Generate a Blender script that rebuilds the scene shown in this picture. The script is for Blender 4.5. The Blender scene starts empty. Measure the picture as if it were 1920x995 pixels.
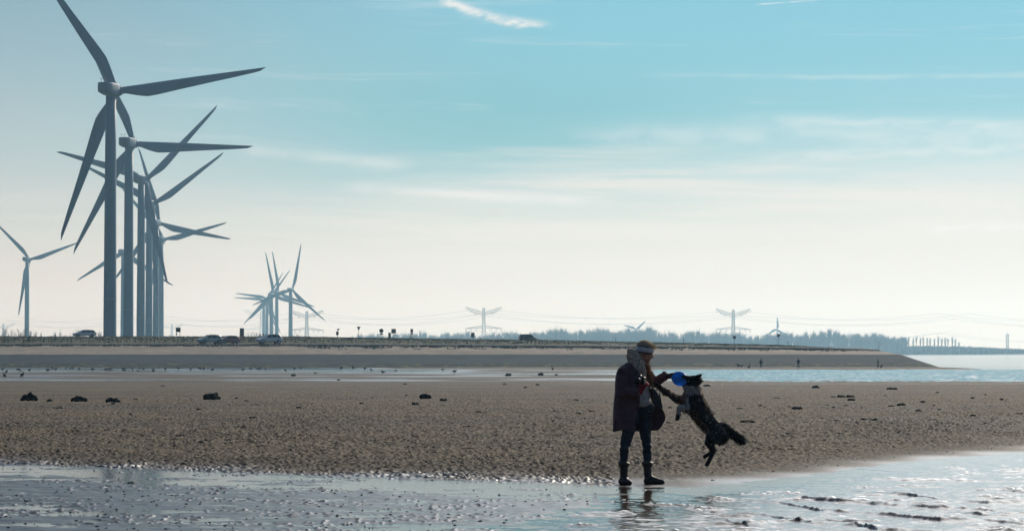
import bpy, math, random
import numpy as np
from mathutils import Vector, Matrix
random.seed(7); RNG = np.random.RandomState(11)
scene = bpy.context.scene
COL = scene.collection
R = math.radians
PI = math.pi

# ---------------------------------------------------------------- camera
CAM_H = 1.525
F = 5333.33                       # focal length in photo pixels (100 mm on 36 mm)
PITCH = math.atan(163.5 / F)
cam_d = bpy.data.cameras.new('camera'); cam = bpy.data.objects.new('view_camera', cam_d); COL.objects.link(cam)
cam.location = (0, 0, CAM_H); cam.rotation_euler = (R(90) + PITCH, 0, 0)
cam_d.lens = 100; cam_d.sensor_width = 36; cam_d.clip_start = 0.1; cam_d.clip_end = 60000
scene.camera = cam

# ---------------------------------------------------------------- light
SUN_EL, SUN_AZ = 24.0, 28.0       # azimuth measured clockwise from +Y
sd = bpy.data.lights.new('sun', 'SUN'); sd.energy = 3.3; sd.angle = R(0.53); sd.color = (1.0, 0.88, 0.72)
sun = bpy.data.objects.new('sun', sd); COL.objects.link(sun)
sv = Vector((math.sin(R(SUN_AZ)) * math.cos(R(SUN_EL)), math.cos(R(SUN_AZ)) * math.cos(R(SUN_EL)), math.sin(R(SUN_EL))))
sun.rotation_euler = sv.to_track_quat('Z', 'Y').to_euler()

class NT:
    """tiny node-graph helper"""
    def __init__(self, tree): self.t = tree; self.n = tree.nodes; self.l = tree.links
    def new(self, typ, **kw):
        nd = self.n.new(typ)
        for k, v in kw.items(): setattr(nd, k, v)
        return nd
    def put(self, sock, v):
        if isinstance(v, bpy.types.NodeSocket): self.l.new(v, sock)
        elif v is not None: sock.default_value = v
    def m(self, op, a, b=None, c=None, clamp=False):
        nd = self.new('ShaderNodeMath', operation=op, use_clamp=clamp)
        self.put(nd.inputs[0], a); self.put(nd.inputs[1], b); self.put(nd.inputs[2], c)
        return nd.outputs[0]
    def smooth(self, x, a, b):
        nd = self.new('ShaderNodeMapRange', interpolation_type='SMOOTHSTEP')
        self.put(nd.inputs['Value'], x); nd.inputs['From Min'].default_value = a; nd.inputs['From Max'].default_value = b
        return nd.outputs[0]
    def mix(self, f, a, b):
        nd = self.new('ShaderNodeMix', data_type='RGBA')
        self.put(nd.inputs[0], f); self.put(nd.inputs[6], a); self.put(nd.inputs[7], b)
        return nd.outputs[2]
    def ramp(self, f, stops):
        nd = self.new('ShaderNodeValToRGB'); cr = nd.color_ramp
        while len(cr.elements) > 1: cr.elements.remove(cr.elements[-1])
        cr.elements[0].position = stops[0][0]; cr.elements[0].color = stops[0][1]
        for p, c in stops[1:]:
            e = cr.elements.new(p); e.color = c
        self.put(nd.inputs[0], f)
        return nd.outputs[0]
    def noise(self, vec, scale, detail=3, rough=0.5, dist=0.0, dim='3D'):
        nd = self.new('ShaderNodeTexNoise', noise_dimensions=dim)
        self.put(nd.inputs['Vector'], vec); nd.inputs['Scale'].default_value = scale
        nd.inputs['Detail'].default_value = detail; nd.inputs['Roughness'].default_value = rough
        nd.inputs['Distortion'].default_value = dist
        return nd.outputs['Fac']
    def xyz(self, x, y, z=0.0):
        nd = self.new('ShaderNodeCombineXYZ'); self.put(nd.inputs[0], x); self.put(nd.inputs[1], y); self.put(nd.inputs[2], z)
        return nd.outputs[0]

def lin(r, g, b, k=1.0):
    f = lambda c: (c / 255 / 12.92) if c / 255 <= 0.04045 else ((c / 255 + 0.055) / 1.055) ** 2.4
    return (f(r) * k, f(g) * k, f(b) * k, 1)

w = bpy.data.worlds.new('World'); scene.world = w; w.use_nodes = True
g = NT(w.node_tree); g.n.clear()
tc = g.new('ShaderNodeTexCoord')
sep = g.new('ShaderNodeSeparateXYZ'); g.l.new(tc.outputs['Generated'], sep.inputs[0])
X, Y, Z = sep.outputs
elev = g.m('MULTIPLY', g.m('ARCSINE', Z), 57.2958)
azim = g.m('MULTIPLY', g.m('ARCTAN2', X, Y), 57.2958)
sky = g.new('ShaderNodeTexSky', sky_type='NISHITA', sun_disc=False)
sky.sun_elevation = R(SUN_EL); sky.sun_rotation = R(SUN_AZ); sky.air_density = 1.0; sky.dust_density = 2.0; sky.ozone_density = 1.5
nish = g.new('ShaderNodeVectorMath', operation='MULTIPLY'); g.l.new(sky.outputs[0], nish.inputs[0]); nish.inputs[1].default_value = (0.050, 0.058, 0.066)
# hazy band of winter sky towards the sun
vn = g.m('DIVIDE', elev, 12.0, clamp=True)
grad_r = g.ramp(vn, [(0.0, lin(238, 224, 204)), (0.10, lin(238, 228, 211)), (0.20, lin(230, 229, 217)), (0.31, lin(194, 218, 220)),
                     (0.41, lin(148, 202, 214)), (0.50, lin(138, 199, 215)), (0.62, lin(132, 197, 219)), (1.0, lin(112, 172, 205))])
grad_l = g.ramp(vn, [(0.0, lin(232, 216, 198)), (0.12, lin(228, 216, 202)), (0.22, lin(208, 211, 205)), (0.36, lin(182, 200, 203)),
                     (0.48, lin(160, 187, 197)), (0.60, lin(142, 176, 192)), (1.0, lin(100, 152, 185))])
uf = g.smooth(azim, -11.0, 2.0)
base = g.mix(uf, grad_l, grad_r)
# greenish teal pool of clear sky in the middle
dx = g.m('DIVIDE', g.m('ADD', azim, 0.2), 5.2); dy = g.m('DIVIDE', g.m('SUBTRACT', elev, 4.3), 1.45)
rr = g.m('ADD', g.m('MULTIPLY', dx, dx), g.m('MULTIPLY', dy, dy))
teal = g.m('MULTIPLY', g.m('EXPONENT', g.m('MULTIPLY', rr, -1.0)), 0.62)
base = g.mix(teal, base, lin(112, 182, 192))
# cirrus veil
v1 = g.xyz(g.m('MULTIPLY', azim, 0.10), g.m('SUBTRACT', g.m('MULTIPLY', elev, 0.95), g.m('MULTIPLY', azim, 0.012)))
n1 = g.noise(v1, 1.0, 6, 0.55, 0.35)
v2 = g.xyz(g.m('MULTIPLY', azim, 0.16), g.m('ADD', g.m('MULTIPLY', elev, 2.6), g.m('MULTIPLY', azim, 0.06)), 3.7)
n2 = g.noise(v2, 1.0, 7, 0.6, 0.5)
lim = g.m('ADD', g.m('ADD', 3.55, g.m('MULTIPLY', g.smooth(azim, -6.0, 2.5), 0.75)), g.m('MULTIPLY', g.m('SUBTRACT', n1, 0.5), 3.2))
veil = g.m('MULTIPLY', g.smooth(g.m('SUBTRACT', lim, elev), -0.12, 1.0), g.m('ADD', 0.35, g.m('MULTIPLY', g.smooth(n2, 0.36, 0.62), 0.50)))
veil = g.m('MULTIPLY', veil, g.m('ADD', 0.35, g.m('MULTIPLY', g.smooth(azim, -9.0, 0.5), 0.65)))
base = g.mix(veil, base, lin(236, 232, 224))
# faint high streaks
st = g.m('MULTIPLY', g.smooth(n2, 0.55, 0.80), g.m('MULTIPLY', g.smooth(elev, 3.0, 5.0), 0.40))
base = g.mix(st, base, lin(225, 232, 234))
def streak(u0, v0, u1, v1_, wid, amt, curve=0.0, rag=0.06, ns=2.2):
    """a cirrus wisp / contrail between two sky directions"""
    global base
    L = math.hypot(u1 - u0, v1_ - v0); cx, cy = (u1 - u0) / L, (v1_ - v0) / L
    du = g.m('SUBTRACT', azim, u0); dv = g.m('SUBTRACT', elev, v0)
    t = g.m('DIVIDE', g.m('ADD', g.m('MULTIPLY', du, cx), g.m('MULTIPLY', dv, cy)), L)
    q = g.m('SUBTRACT', g.m('MULTIPLY', dv, cx), g.m('MULTIPLY', du, cy))
    q = g.m('SUBTRACT', q, g.m('MULTIPLY', g.m('MULTIPLY', t, g.m('SUBTRACT', 1.0, t)), curve))
    nz = g.noise(g.xyz(g.m('MULTIPLY', azim, ns), g.m('MULTIPLY', elev, ns * 2.0), u0), 1.0, 5, 0.6, 0.3)
    q = g.m('ADD', q, g.m('MULTIPLY', g.m('SUBTRACT', nz, 0.5), rag * 4))
    body = g.m('EXPONENT', g.m('MULTIPLY', g.m('POWER', g.m('DIVIDE', g.m('ABSOLUTE', q), wid), 2.0), -1.0))
    ends = g.m('MULTIPLY', g.smooth(t, -0.04, 0.15), g.m('SUBTRACT', 1.0, g.smooth(t, 0.8, 1.05)))
    fac = g.m('MULTIPLY', g.m('MULTIPLY', body, ends), g.m('MULTIPLY', g.smooth(nz, 0.25, 0.6), amt), clamp=True)
    base = g.mix(fac, base, lin(244, 243, 240))
K = 93.08
def sp(px, py): return ((px - 960) / K, (661 - py) / K)
streak(*sp(815, -8), *sp(1035, 50), 0.085, 0.95, -0.55, 0.05)
streak(*sp(850, 10), *sp(960, 46), 0.06, 0.5, -0.10, 0.05)
streak(*sp(1415, 13), *sp(1560, 4), 0.014, 0.55, 0.0, 0.003)
streak(*sp(1200, 142), *sp(2050, 150), 0.05, 0.22, -0.10, 0.04, 0.7)
streak(*sp(1380, 222), *sp(2300, 250), 0.10, 0.35, -0.12, 0.09, 0.9)
streak(*sp(1050, 252), *sp(2200, 262), 0.20, 0.30, 0.1, 0.12, 0.8)
streak(*sp(1430, 296), *sp(2200, 280), 0.09, 0.35, 0.1, 0.10, 0.9)
streak(*sp(640, 352), *sp(1150, 378), 0.10, 0.55, -0.05, 0.06, 0.6)
streak(*sp(440, 280), *sp(780, 312), 0.12, 0.40, 0.0, 0.06, 0.6)
streak(*sp(1730, 430), *sp(1960, 432), 0.07, 0.55, 0.12, 0.09, 1.6)
# dimmer away from the sun
dot = g.m('ADD', g.m('MULTIPLY', X, sv.x), g.m('MULTIPLY', Y, sv.y))
side = g.smooth(dot, -0.55, 0.95)
HORIZ = g.m('ADD', 0.10, g.m('MULTIPLY', side, 0.88))
hb = g.new('ShaderNodeVectorMath', operation='SCALE'); g.put(hb.inputs[0], base); g.put(hb.inputs['Scale'], HORIZ)
high = g.smooth(elev, 7.3, 17.0)
up = g.new('ShaderNodeVectorMath', operation='ADD'); g.put(up.inputs[0], nish.outputs[0])
d3 = g.m('ADD', dot, g.m('MULTIPLY', Z, sv.z))                       # white glow added round the sun, above the view, to whiten the water
aur = g.new('ShaderNodeVectorMath', operation='SCALE'); aur.inputs[0].default_value = (1.0, 1.0, 1.0)
g.put(aur.inputs['Scale'], g.m('MULTIPLY', g.smooth(d3, math.cos(R(35)), math.cos(R(9))), 3.0)); g.l.new(aur.outputs[0], up.inputs[1])
out = g.mix(high, hb.outputs[0], up.outputs[0])
bg = g.new('ShaderNodeBackground'); g.put(bg.inputs[0], out); bg.inputs[1].default_value = 1.0
wo = g.new('ShaderNodeOutputWorld'); g.l.new(bg.outputs[0], wo.inputs[0])

scene.view_settings.view_transform = 'Standard'; scene.view_settings.look = 'None'
scene.view_settings.exposure = 0.0; scene.view_settings.gamma = 1.0
cy_ = scene.cycles
scene.render.engine = 'CYCLES'
cy_.use_denoising = True; cy_.max_bounces = 6; cy_.diffuse_bounces = 2; cy_.glossy_bounces = 3; cy_.volume_bounces = 1
cy_.transmission_bounces = 4; cy_.transparent_max_bounces = 8; cy_.sample_clamp_indirect = 4.0; cy_.sample_clamp_direct = 12.0
cy_.caustics_reflective = False; cy_.caustics_refractive = False

# ---------------------------------------------------------------- helpers
def at(px, py, d):
    """world point at depth d seen at photo pixel px, py"""
    Yc = (497.5 - py) / F
    t = d / (math.cos(PITCH) - Yc * math.sin(PITCH))
    return Vector(((px - 960) / F * t, d, CAM_H + t * (math.sin(PITCH) + Yc * math.cos(PITCH))))

def props(o, label=None, cat=None, group=None, kind=None):
    if label: o['label'] = label
    if cat: o['category'] = cat
    if group: o['group'] = group
    if kind: o['kind'] = kind
    return o

def empty(name, loc, rz=0, label=None, cat=None, group=None):
    o = bpy.data.objects.new(name, None); COL.objects.link(o); o.location = loc; o.rotation_euler = (0, 0, rz)
    o.empty_display_size = 0.3
    return props(o, label, cat, group)

def obj(name, mesh, mat=None, parent=None, loc=None, smooth=True):
    o = bpy.data.objects.new(name, mesh); COL.objects.link(o)
    if mat is not None:
        mesh.materials.clear(); mesh.materials.append(mat)
    if parent is not None: o.parent = parent
    if loc is not None: o.location = loc
    if smooth and len(mesh.polygons): mesh.polygons.foreach_set('use_smooth', [True] * len(mesh.polygons))
    return o

def copy_tree(o, parent=None):
    c = o.copy(); COL.objects.link(c)
    if parent is not None: c.parent = parent
    for ch in o.children: copy_tree(ch, c)
    return c

class MB:
    def __init__(self): self.v = []; self.f = []
    def add(self, vs, fs):
        k = len(self.v); self.v.extend([tuple(p) for p in vs]); self.f.extend([tuple(i + k for i in f) for f in fs])
    def loft(self, rings, closed=True, caps=True):
        n = len(rings[0]); vs = [p for r in rings for p in r]; fs = []
        for i in range(len(rings) - 1):
            for j in range(n if closed else n - 1):
                a = i * n + j; b = i * n + (j + 1) % n
                fs.append((a, b, b + n, a + n))
        if caps and closed:
            fs.append(tuple(range(n - 1, -1, -1))); fs.append(tuple((len(rings) - 1) * n + j for j in range(n)))
        self.add(vs, fs)
    def tube(self, pts, rad, n=10, caps=True, flat=1.0):
        pts = [Vector(p) for p in pts]
        if not hasattr(rad, '__len__'): rad = [rad] * len(pts)
        rings = []; u = None
        for i, p in enumerate(pts):
            t = (pts[min(i + 1, len(pts) - 1)] - pts[max(i - 1, 0)]).normalized()
            if u is None:
                u = t.orthogonal().normalized()
                if abs(t.z) > 0.9: u = (Vector((1, 0, 0)) - t * t.x).normalized()
            else: u = (u - t * u.dot(t)).normalized()
            w_ = t.cross(u)
            rings.append([p + (u * math.cos(2 * PI * k / n) + w_ * math.sin(2 * PI * k / n) * flat) * rad[i] for k in range(n)])
        self.loft(rings, True, caps)
    def ball(self, c, r, seg=12, rot=None):
        c = Vector(c); r = Vector(r) if hasattr(r, '__len__') else Vector((r, r, r)); M = rot or Matrix.Identity(3)
        rings = []
        ns = max(4, seg // 2)
        for i in range(1, ns):
            th = PI * i / ns
            rings.append([c + M @ Vector((r.x * math.sin(th) * math.cos(2 * PI * k / seg), r.y * math.sin(th) * math.sin(2 * PI * k / seg), -r.z * math.cos(th))) for k in range(seg)])
        n = seg; vs = [p for q in rings for p in q]; fs = []
        for i in range(len(rings) - 1):
            for j in range(n):
                a = i * n + j; b = i * n + (j + 1) % n; fs.append((a, b, b + n, a + n))
        s = len(vs); vs.append(c + M @ Vector((0, 0, -r.z))); vs.append(c + M @ Vector((0, 0, r.z)))
        for j in range(n):
            fs.append((s, (j + 1) % n, j)); L = (len(rings) - 1) * n
            fs.append((s + 1, L + j, L + (j + 1) % n))
        self.add(vs, fs)
    def caps(self, a, b, ra, rb, seg=12):
        """tapered capsule"""
        self.tube([a, b], [ra, rb], seg); self.ball(a, ra, seg); self.ball(b, rb, seg)
    def chain(self, pts, rad, seg=12):
        for i in range(len(pts) - 1): self.caps(pts[i], pts[i + 1], rad[i], rad[i + 1], seg)
    def box(self, c, s, rot=None, taper=(1, 1)):
        c = Vector(c); h = Vector(s) / 2; M = rot or Matrix.Identity(3); vs = []
        for z in (-1, 1):
            for x, y in ((-1, -1), (1, -1), (1, 1), (-1, 1)):
                k = taper if z > 0 else (1, 1)
                vs.append(c + M @ Vector((x * h.x * k[0], y * h.y * k[1], z * h.z)))
        self.add(vs, [(3, 2, 1, 0), (4, 5, 6, 7), (0, 1, 5, 4), (1, 2, 6, 5), (2, 3, 7, 6), (3, 0, 4, 7)])
    def bar(self, a, b, w_, h_=None):
        a = Vector(a); b = Vector(b); h_ = h_ or w_
        t = (b - a).normalized(); u = t.cross(Vector((0, 0, 1)))
        u = u.normalized() if u.length > 1e-4 else Vector((1, 0, 0)); v = u.cross(t)
        vs = [p + u * sx * w_ / 2 + v * sy * h_ / 2 for p in (a, b) for sx, sy in ((-1, -1), (1, -1), (1, 1), (-1, 1))]
        self.add(vs, [(3, 2, 1, 0), (4, 5, 6, 7), (0, 1, 5, 4), (1, 2, 6, 5), (2, 3, 7, 6), (3, 0, 4, 7)])
    def mesh(self, name='m'):
        me = bpy.data.meshes.new(name); me.from_pydata(self.v, [], self.f); me.update(); return me
    def build(self, name, mat=None, parent=None, loc=None, smooth=True, bevel=0.0, auto=None):
        o = obj(name, self.mesh(name), mat, parent, loc, smooth)
        if bevel:
            b = o.modifiers.new('bevel', 'BEVEL'); b.width = bevel; b.segments = 2; b.limit_method = 'ANGLE'; b.angle_limit = R(40)
        return o

def remeshed(mb, voxel, smooth=2, name='m', disp=None):
    """fuse overlapping closed shells into one continuous surface"""
    me = mb.mesh(name); o = bpy.data.objects.new('tmp', me); COL.objects.link(o)
    r = o.modifiers.new('r', 'REMESH'); r.mode = 'VOXEL'; r.voxel_size = voxel
    if smooth:
        s = o.modifiers.new('s', 'SMOOTH'); s.iterations = smooth; s.factor = 0.5
    dg = bpy.context.evaluated_depsgraph_get(); dg.update()
    out = bpy.data.meshes.new_from_object(o.evaluated_get(dg)); out.name = name
    bpy.data.objects.remove(o); bpy.data.meshes.remove(me)
    return out

def mverts(me):
    a = np.empty(len(me.vertices) * 3); me.vertices.foreach_get('co', a); return a.reshape(-1, 3)

def material(name, col, rough=0.7, col2=None, nscale=5.0, bump=0.0, bscale=30.0, metal=0.0, spec=0.5, coat=0.0, detail=4, stretch=(1, 1, 1), sheen=0.0, lo=0.35, hi=0.65, transl=0.0):
    mt = bpy.data.materials.new(name); mt.use_nodes = True; h = NT(mt.node_tree); h.n.clear()
    t = h.new('ShaderNodeTexCoord'); mp = h.new('ShaderNodeMapping'); h.l.new(t.outputs['Object'], mp.inputs[0]); mp.inputs['Scale'].default_value = stretch
    p = h.new('ShaderNodeBsdfPrincipled'); c1 = (*col[:3], 1)
    if col2 is not None:
        f = h.smooth(h.noise(mp.outputs[0], nscale, detail, 0.6), lo, hi)
        h.put(p.inputs['Base Color'], h.mix(f, c1, (*col2[:3], 1)))
    else: p.inputs['Base Color'].default_value = c1
    p.inputs['Roughness'].default_value = rough; p.inputs['Metallic'].default_value = metal
    p.inputs['Specular IOR Level'].default_value = spec; p.inputs['Coat Weight'].default_value = coat; p.inputs['Sheen Weight'].default_value = sheen
    if bump:
        b = h.new('ShaderNodeBump'); b.inputs['Strength'].default_value = 1.0; b.inputs['Distance'].default_value = bump
        h.put(b.inputs['Height'], h.noise(mp.outputs[0], bscale, 4, 0.6)); h.l.new(b.outputs[0], p.inputs['Normal'])
    o = h.new('ShaderNodeOutputMaterial')
    if transl:
        tr = h.new('ShaderNodeBsdfTranslucent'); tr.inputs[0].default_value = c1
        ms = h.new('ShaderNodeMixShader'); ms.inputs[0].default_value = transl
        h.l.new(p.outputs[0], ms.inputs[1]); h.l.new(tr.outputs[0], ms.inputs[2]); h.l.new(ms.outputs[0], o.inputs[0])
    else: h.l.new(p.outputs[0], o.inputs[0])
    return mt

# gradient noise in numpy
_PERM = RNG.permutation(4096)
_ANG = RNG.rand(4096) * 2 * PI; _GX = np.cos(_ANG); _GY = np.sin(_ANG)
def pn(x, y, seed=0):
    x = np.asarray(x, float); y = np.asarray(y, float)
    xi = np.floor(x).astype(np.int64); yi = np.floor(y).astype(np.int64); xf = x - xi; yf = y - yi
    u = xf * xf * xf * (xf * (xf * 6 - 15) + 10); v = yf * yf * yf * (yf * (yf * 6 - 15) + 10)
    def gr(ix, iy, fx, fy):
        h = _PERM[(_PERM[(ix + seed * 57) & 4095] + iy) & 4095]
        return _GX[h] * fx + _GY[h] * fy
    a = gr(xi, yi, xf, yf); b = gr(xi + 1, yi, xf - 1, yf); c = gr(xi, yi + 1, xf, yf - 1); d = gr(xi + 1, yi + 1, xf - 1, yf - 1)
    return ((a + (b - a) * u) * (1 - v) + (c + (d - c) * u) * v) * 1.5
def sst(x, a, b):
    t = np.clip((np.asarray(x, float) - a) / (b - a), 0, 1); return t * t * (3 - 2 * t)

def grid_mesh(name, P, attrs=None):
    """P: rows x cols x 3 array -> mesh"""
    r, c = P.shape[:2]; me = bpy.data.meshes.new(name)
    me.vertices.add(r * c); me.vertices.foreach_set('co', P.reshape(-1).astype(np.float32))
    i = np.arange(r * c).reshape(r, c)
    q = np.stack([i[:-1, :-1], i[:-1, 1:], i[1:, 1:], i[1:, :-1]], -1).reshape(-1, 4)
    n = len(q); me.loops.add(n * 4); me.loops.foreach_set('vertex_index', q.reshape(-1).astype(np.int32))
    me.polygons.add(n); me.polygons.foreach_set('loop_start', (np.arange(n) * 4).astype(np.int32)); me.polygons.foreach_set('loop_total', np.full(n, 4, np.int32))
    me.polygons.foreach_set('use_smooth', np.ones(n, bool))
    me.update(calc_edges=True)
    for k, a in (attrs or {}).items():
        at_ = me.attributes.new(k, 'FLOAT', 'POINT'); at_.data.foreach_set('value', a.reshape(-1).astype(np.float32))
    return me
# ================================================================ TERRAIN
WLX = np.array([-60, -14.0, -7.07, -2.4, 0.0, 1.17, 1.95, 3.6, 5.5, 7.9, 14.0, 60])
WLD = np.array([58, 43.5, 39.3, 35.5, 33.9, 32.75, 32.1, 35.3, 39.9, 43.9, 53.0, 110])
def waterline(x): return np.interp(x, WLX, WLD)
def pools(x, d):
    return pn(x / 1.7, d / 0.75, 3) * 0.6 + pn(x / 0.75, d / 0.33, 4) * 0.4
def ground_base(x, d):
    """beach height without the small ripples"""
    x = np.asarray(x, float); d = np.asarray(d, float)
    s = d - waterline(x) + pn(x / 1.3, d / 1.1, 9) * 0.35 * sst(d, 60, 40)
    z = np.interp(d, [0, 60, 100, 150, 200, 250, 900], [.08, .08, -.10, -.45, -.80, -1.06, -1.08])
    rise = np.clip(s * 0.02, 0, .08); near = sst(d, 75, 50)
    zn = rise
    xb = 1.9 - (32 - d) * 0.2156 + pn(d / 2.0, x * 0 + 3.3, 5) * 0.25
    rt = sst(x - xb, -0.5, 0.5)
    left = np.interp(s, [-60, -9, -5, -3.2, -0.6, 0], [.006, .003, .0085, -.005, -.0095, .0]) + pools(x, d) * 0.023
    right = np.maximum(s * 0.02, -0.3)
    inside = left * (1 - rt) + right * rt
    zn = np.where(s < 0, inside * sst(-s, 0, .8) , rise)
    z = zn * near + z * (1 - near)
    # far flats: shallow standing water, channel, sandy foot of the dike
    far = sst(d, 225, 262)
    fl = -1.074 + 0.020 * pn(x / 22, d / 22, 6) + 0.014 * pn(x / 7, d / 8, 7)
    fl = fl - 0.034 * sst(d, 378, 396) * sst(-x, -2, 16)
    hw = np.interp(x, [-25, -10, 12, 22, 45, 62, 90], [0, 3, 16, 56, 76, 90, 90])
    dc = np.interp(x, [-25, 12, 22, 90], [350, 350, 345, 358])
    ch = np.clip((hw - np.abs(d - dc)) / 14, 0, 1) * sst(hw, 1, 10)
    fl = fl - 0.35 * ch
    foot = sst(d, 448, 466) * sst(x, -30, -5); fl = fl + 0.10 * foot
    fl = fl - 0.035 * np.exp(-((d - 277) / 3.0) ** 2) * sst(-x, 9, 16)
    fl = fl - 0.6 * sst(x, 74, 80)
    return z * (1 - far) + fl * far
def wet_amount(x, d):
    s = d - waterline(x) + pn(x / 1.6, d / 1.5, 19) * 0.9
    w1 = sst(s, 4.2, -.4) * (d < 90)
    zb_ = ground_base(x, d)
    w2 = sst(zb_, -1.05, -1.086) * sst(d, 225, 262)
    w3 = 0.8 * np.exp(-((d - 225 - 6 * pn(x / 30, x * 0, 2)) / 9.0) ** 2)
    return np.clip(np.maximum(np.maximum(w1, w2), np.maximum(w3, .5 * sst(pn(x / 7., d / 11., 91) + .5 * pn(x / 2.2, d / 4., 92), .0, .55) * (d < 235))), 0, 1)
def ripples(x, d):
    X = x + 0.16 * pn(x / .7, d / .7, 21); Y_ = d + 0.30 * pn(x / .9, d / .9, 22)
    a = 1 - np.abs(pn(X / .16, Y_ / .22, 23)) * 2.2
    b = 1 - np.abs(pn(X / .62 + Y_ * .25, Y_ / .85, 24)) * 2.0
    c = pn(X / .062, Y_ / .09, 25)
    e = pn(x / 3.1, d / 4.5, 26)
    s = d - waterline(x)
    dry = sst(s, 0.3, 9) * sst(s + 200, 0, 1)
    wetz = (s < 3) * 1.0
    amp = 0.22 + 0.78 * dry
    patch = 0.65 + 0.35 * np.clip(e * 2 + .5, 0, 1.4)
    near_ = sst(s, .4, 4.5)
    h = (a - .45) * .037 * amp * patch + (b - .4) * .019 * dry + c * .030 * (1 - .2 * dry)
    h = h * np.where(x > 1.2, .06 + .94 * near_, 1)
    peb = np.clip(pn(x / .16, d / .22, 27) - .42, 0, 1) * .05 * (1 - dry) * (x < 1.4)     # shells and clods
    xb = 1.9 - (32 - d) * 0.2156
    rt = sst(x - xb, -0.5, 0.5) * (s < 0)
    clod = np.clip(pn(x / .075, d / .12, 28) - .20, 0, 1) * (.25 + 1.3 * sst(pn(x / 1.3, d / .9, 29), -.05, .35)) * .018
    wetrel = clod + pn(x / .34, d / .42, 30) * .0065 + pn(x / .12, d / .22, 43) * .0030
    h = np.where(s < 0, wetrel, h + peb * .8 + wetrel * .45 * (1 - dry) * (x < 1.2)) * (1 - rt)
    return h * (1 - .75 * sst(d, 235, 300))

def ground_z(x, d): return float(ground_base(np.array([x]), np.array([d]))[0])
def ground_at(px, py):
    """point of the beach seen at a photo pixel"""
    ds = np.concatenate([np.arange(20, 80, .05), np.arange(80, 520, .25)])
    Yc = (497.5 - py) / F; t = ds / (math.cos(PITCH) - Yc * math.sin(PITCH))
    z = CAM_H + t * (math.sin(PITCH) + Yc * math.cos(PITCH)); x = (px - 960) / F * t
    gz = np.maximum(ground_base(x, ds), np.where(ds < 60, 0, -1.1))
    i = np.argmax(z <= gz) if (z <= gz).any() else len(ds) - 1
    return Vector((x[i], ds[i], gz[i]))

rows = [-8900, -3000, -600, -100, -20, 0, 8, 14, 18, 21]
d = 22.5
while d < 262: rows.append(d); d += 0.00125 * d
while d < 560: rows.append(d); d += 0.9
rows = np.array(rows)
du = 2.1 / F
uu = np.arange(-1110, 1110.1, 1.95) / F
outer = 0.21 * np.cumprod(np.full(26, 1.28))
u = np.concatenate([-outer[::-1], uu, outer])
Dm, Um = np.meshgrid(rows, u, indexing='ij')
Xm = np.clip(Um * np.maximum(Dm, 22.5), -8900, 8900)
zb = ground_base(Xm, Dm)
rip = ripples(Xm, Dm)
inner = (np.abs(Um) < 0.215) & (Dm > 22)
Zm = zb + rip * np.where(inner, 1, 0)
Zm = np.where(Dm < 15, 0.06, Zm)
wet = wet_amount(Xm, Dm)
beach_me = grid_mesh('beach', np.stack([Xm, Dm, Zm], -1), {'wet': wet, 'rel': rip})
print('beach verts', len(beach_me.vertices))

def sand_material():
    mt = bpy.data.materials.new('sand'); mt.use_nodes = True; h = NT(mt.node_tree); h.n.clear()
    t = h.new('ShaderNodeTexCoord'); P = t.outputs['Object']
    a = h.new('ShaderNodeAttribute', attribute_name='wet').outputs['Fac']
    n1 = h.noise(P, 0.35, 4, 0.6); n2 = h.noise(P, 9.0, 3, 0.6); n3 = h.noise(P, 45.0, 2, 0.5)
    dry = h.mix(h.smooth(n1, .35, .65), lin(106, 95, 79), lin(88, 81, 69))
    dry = h.mix(h.smooth(n2, .40, .70), dry, lin(62, 57, 52))
    dry = h.mix(h.m('MULTIPLY', h.smooth(n3, .62, .72), .5), dry, lin(178, 168, 152))
    wetc = h.mix(h.smooth(n2, .3, .7), lin(58, 54, 52), lin(36, 35, 37))
    col = h.mix(a, dry, wetc)
    p = h.new('ShaderNodeBsdfPrincipled'); h.put(p.inputs['Base Color'], col)
    h.put(p.inputs['Roughness'], h.m('SUBTRACT', .88, h.m('MULTIPLY', h.m('POWER', a, 4.0), h.m('ADD', .42, h.m('MULTIPLY', n2, .22)))))
    h.put(p.inputs['Specular IOR Level'], h.m('ADD', .12, h.m('MULTIPLY', h.m('POWER', a, 4.0), .28)))
    b = h.new('ShaderNodeBump'); b.inputs['Distance'].default_value = .035; h.put(b.inputs['Strength'], h.m('SUBTRACT', .8, h.m('MULTIPLY', a, .72)))
    h.put(b.inputs['Height'], h.noise(P, 9.0, 5, .68)); h.l.new(b.outputs[0], p.inputs['Normal'])
    o = h.new('ShaderNodeOutputMaterial'); h.l.new(p.outputs[0], o.inputs[0]); return mt
M_SAND = sand_material()
beach = obj('beach', beach_me, M_SAND, smooth=False); props(beach, kind='structure')

# ---------------------------------------------------------------- water
def water_material(name, deep, bumpd, scale, rough=.06, sx=1.0, sy=1.0, murk=None):
    mt = bpy.data.materials.new(name); mt.use_nodes = True; h = NT(mt.node_tree); h.n.clear()
    t = h.new('ShaderNodeTexCoord'); mp = h.new('ShaderNodeMapping'); h.l.new(t.outputs['Object'], mp.inputs[0]); mp.inputs['Scale'].default_value = (sx, sy, 1)
    p = h.new('ShaderNodeBsdfPrincipled'); p.inputs['Base Color'].default_value = deep
    if murk: h.put(p.inputs['Base Color'], h.mix(h.smooth(h.noise(mp.outputs[0], scale * .5, 3), .35, .65), deep, murk))
    p.inputs['Roughness'].default_value = rough; p.inputs['IOR'].default_value = 1.333
    b = h.new('ShaderNodeBump'); b.inputs['Distance'].default_value = bumpd; b.inputs['Strength'].default_value = 1
    h.put(b.inputs['Height'], h.noise(mp.outputs[0], scale, 4, .62)); h.l.new(b.outputs[0], p.inputs['Normal'])
    o = h.new('ShaderNodeOutputMaterial'); h.l.new(p.outputs[0], o.inputs[0]); return mt
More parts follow.
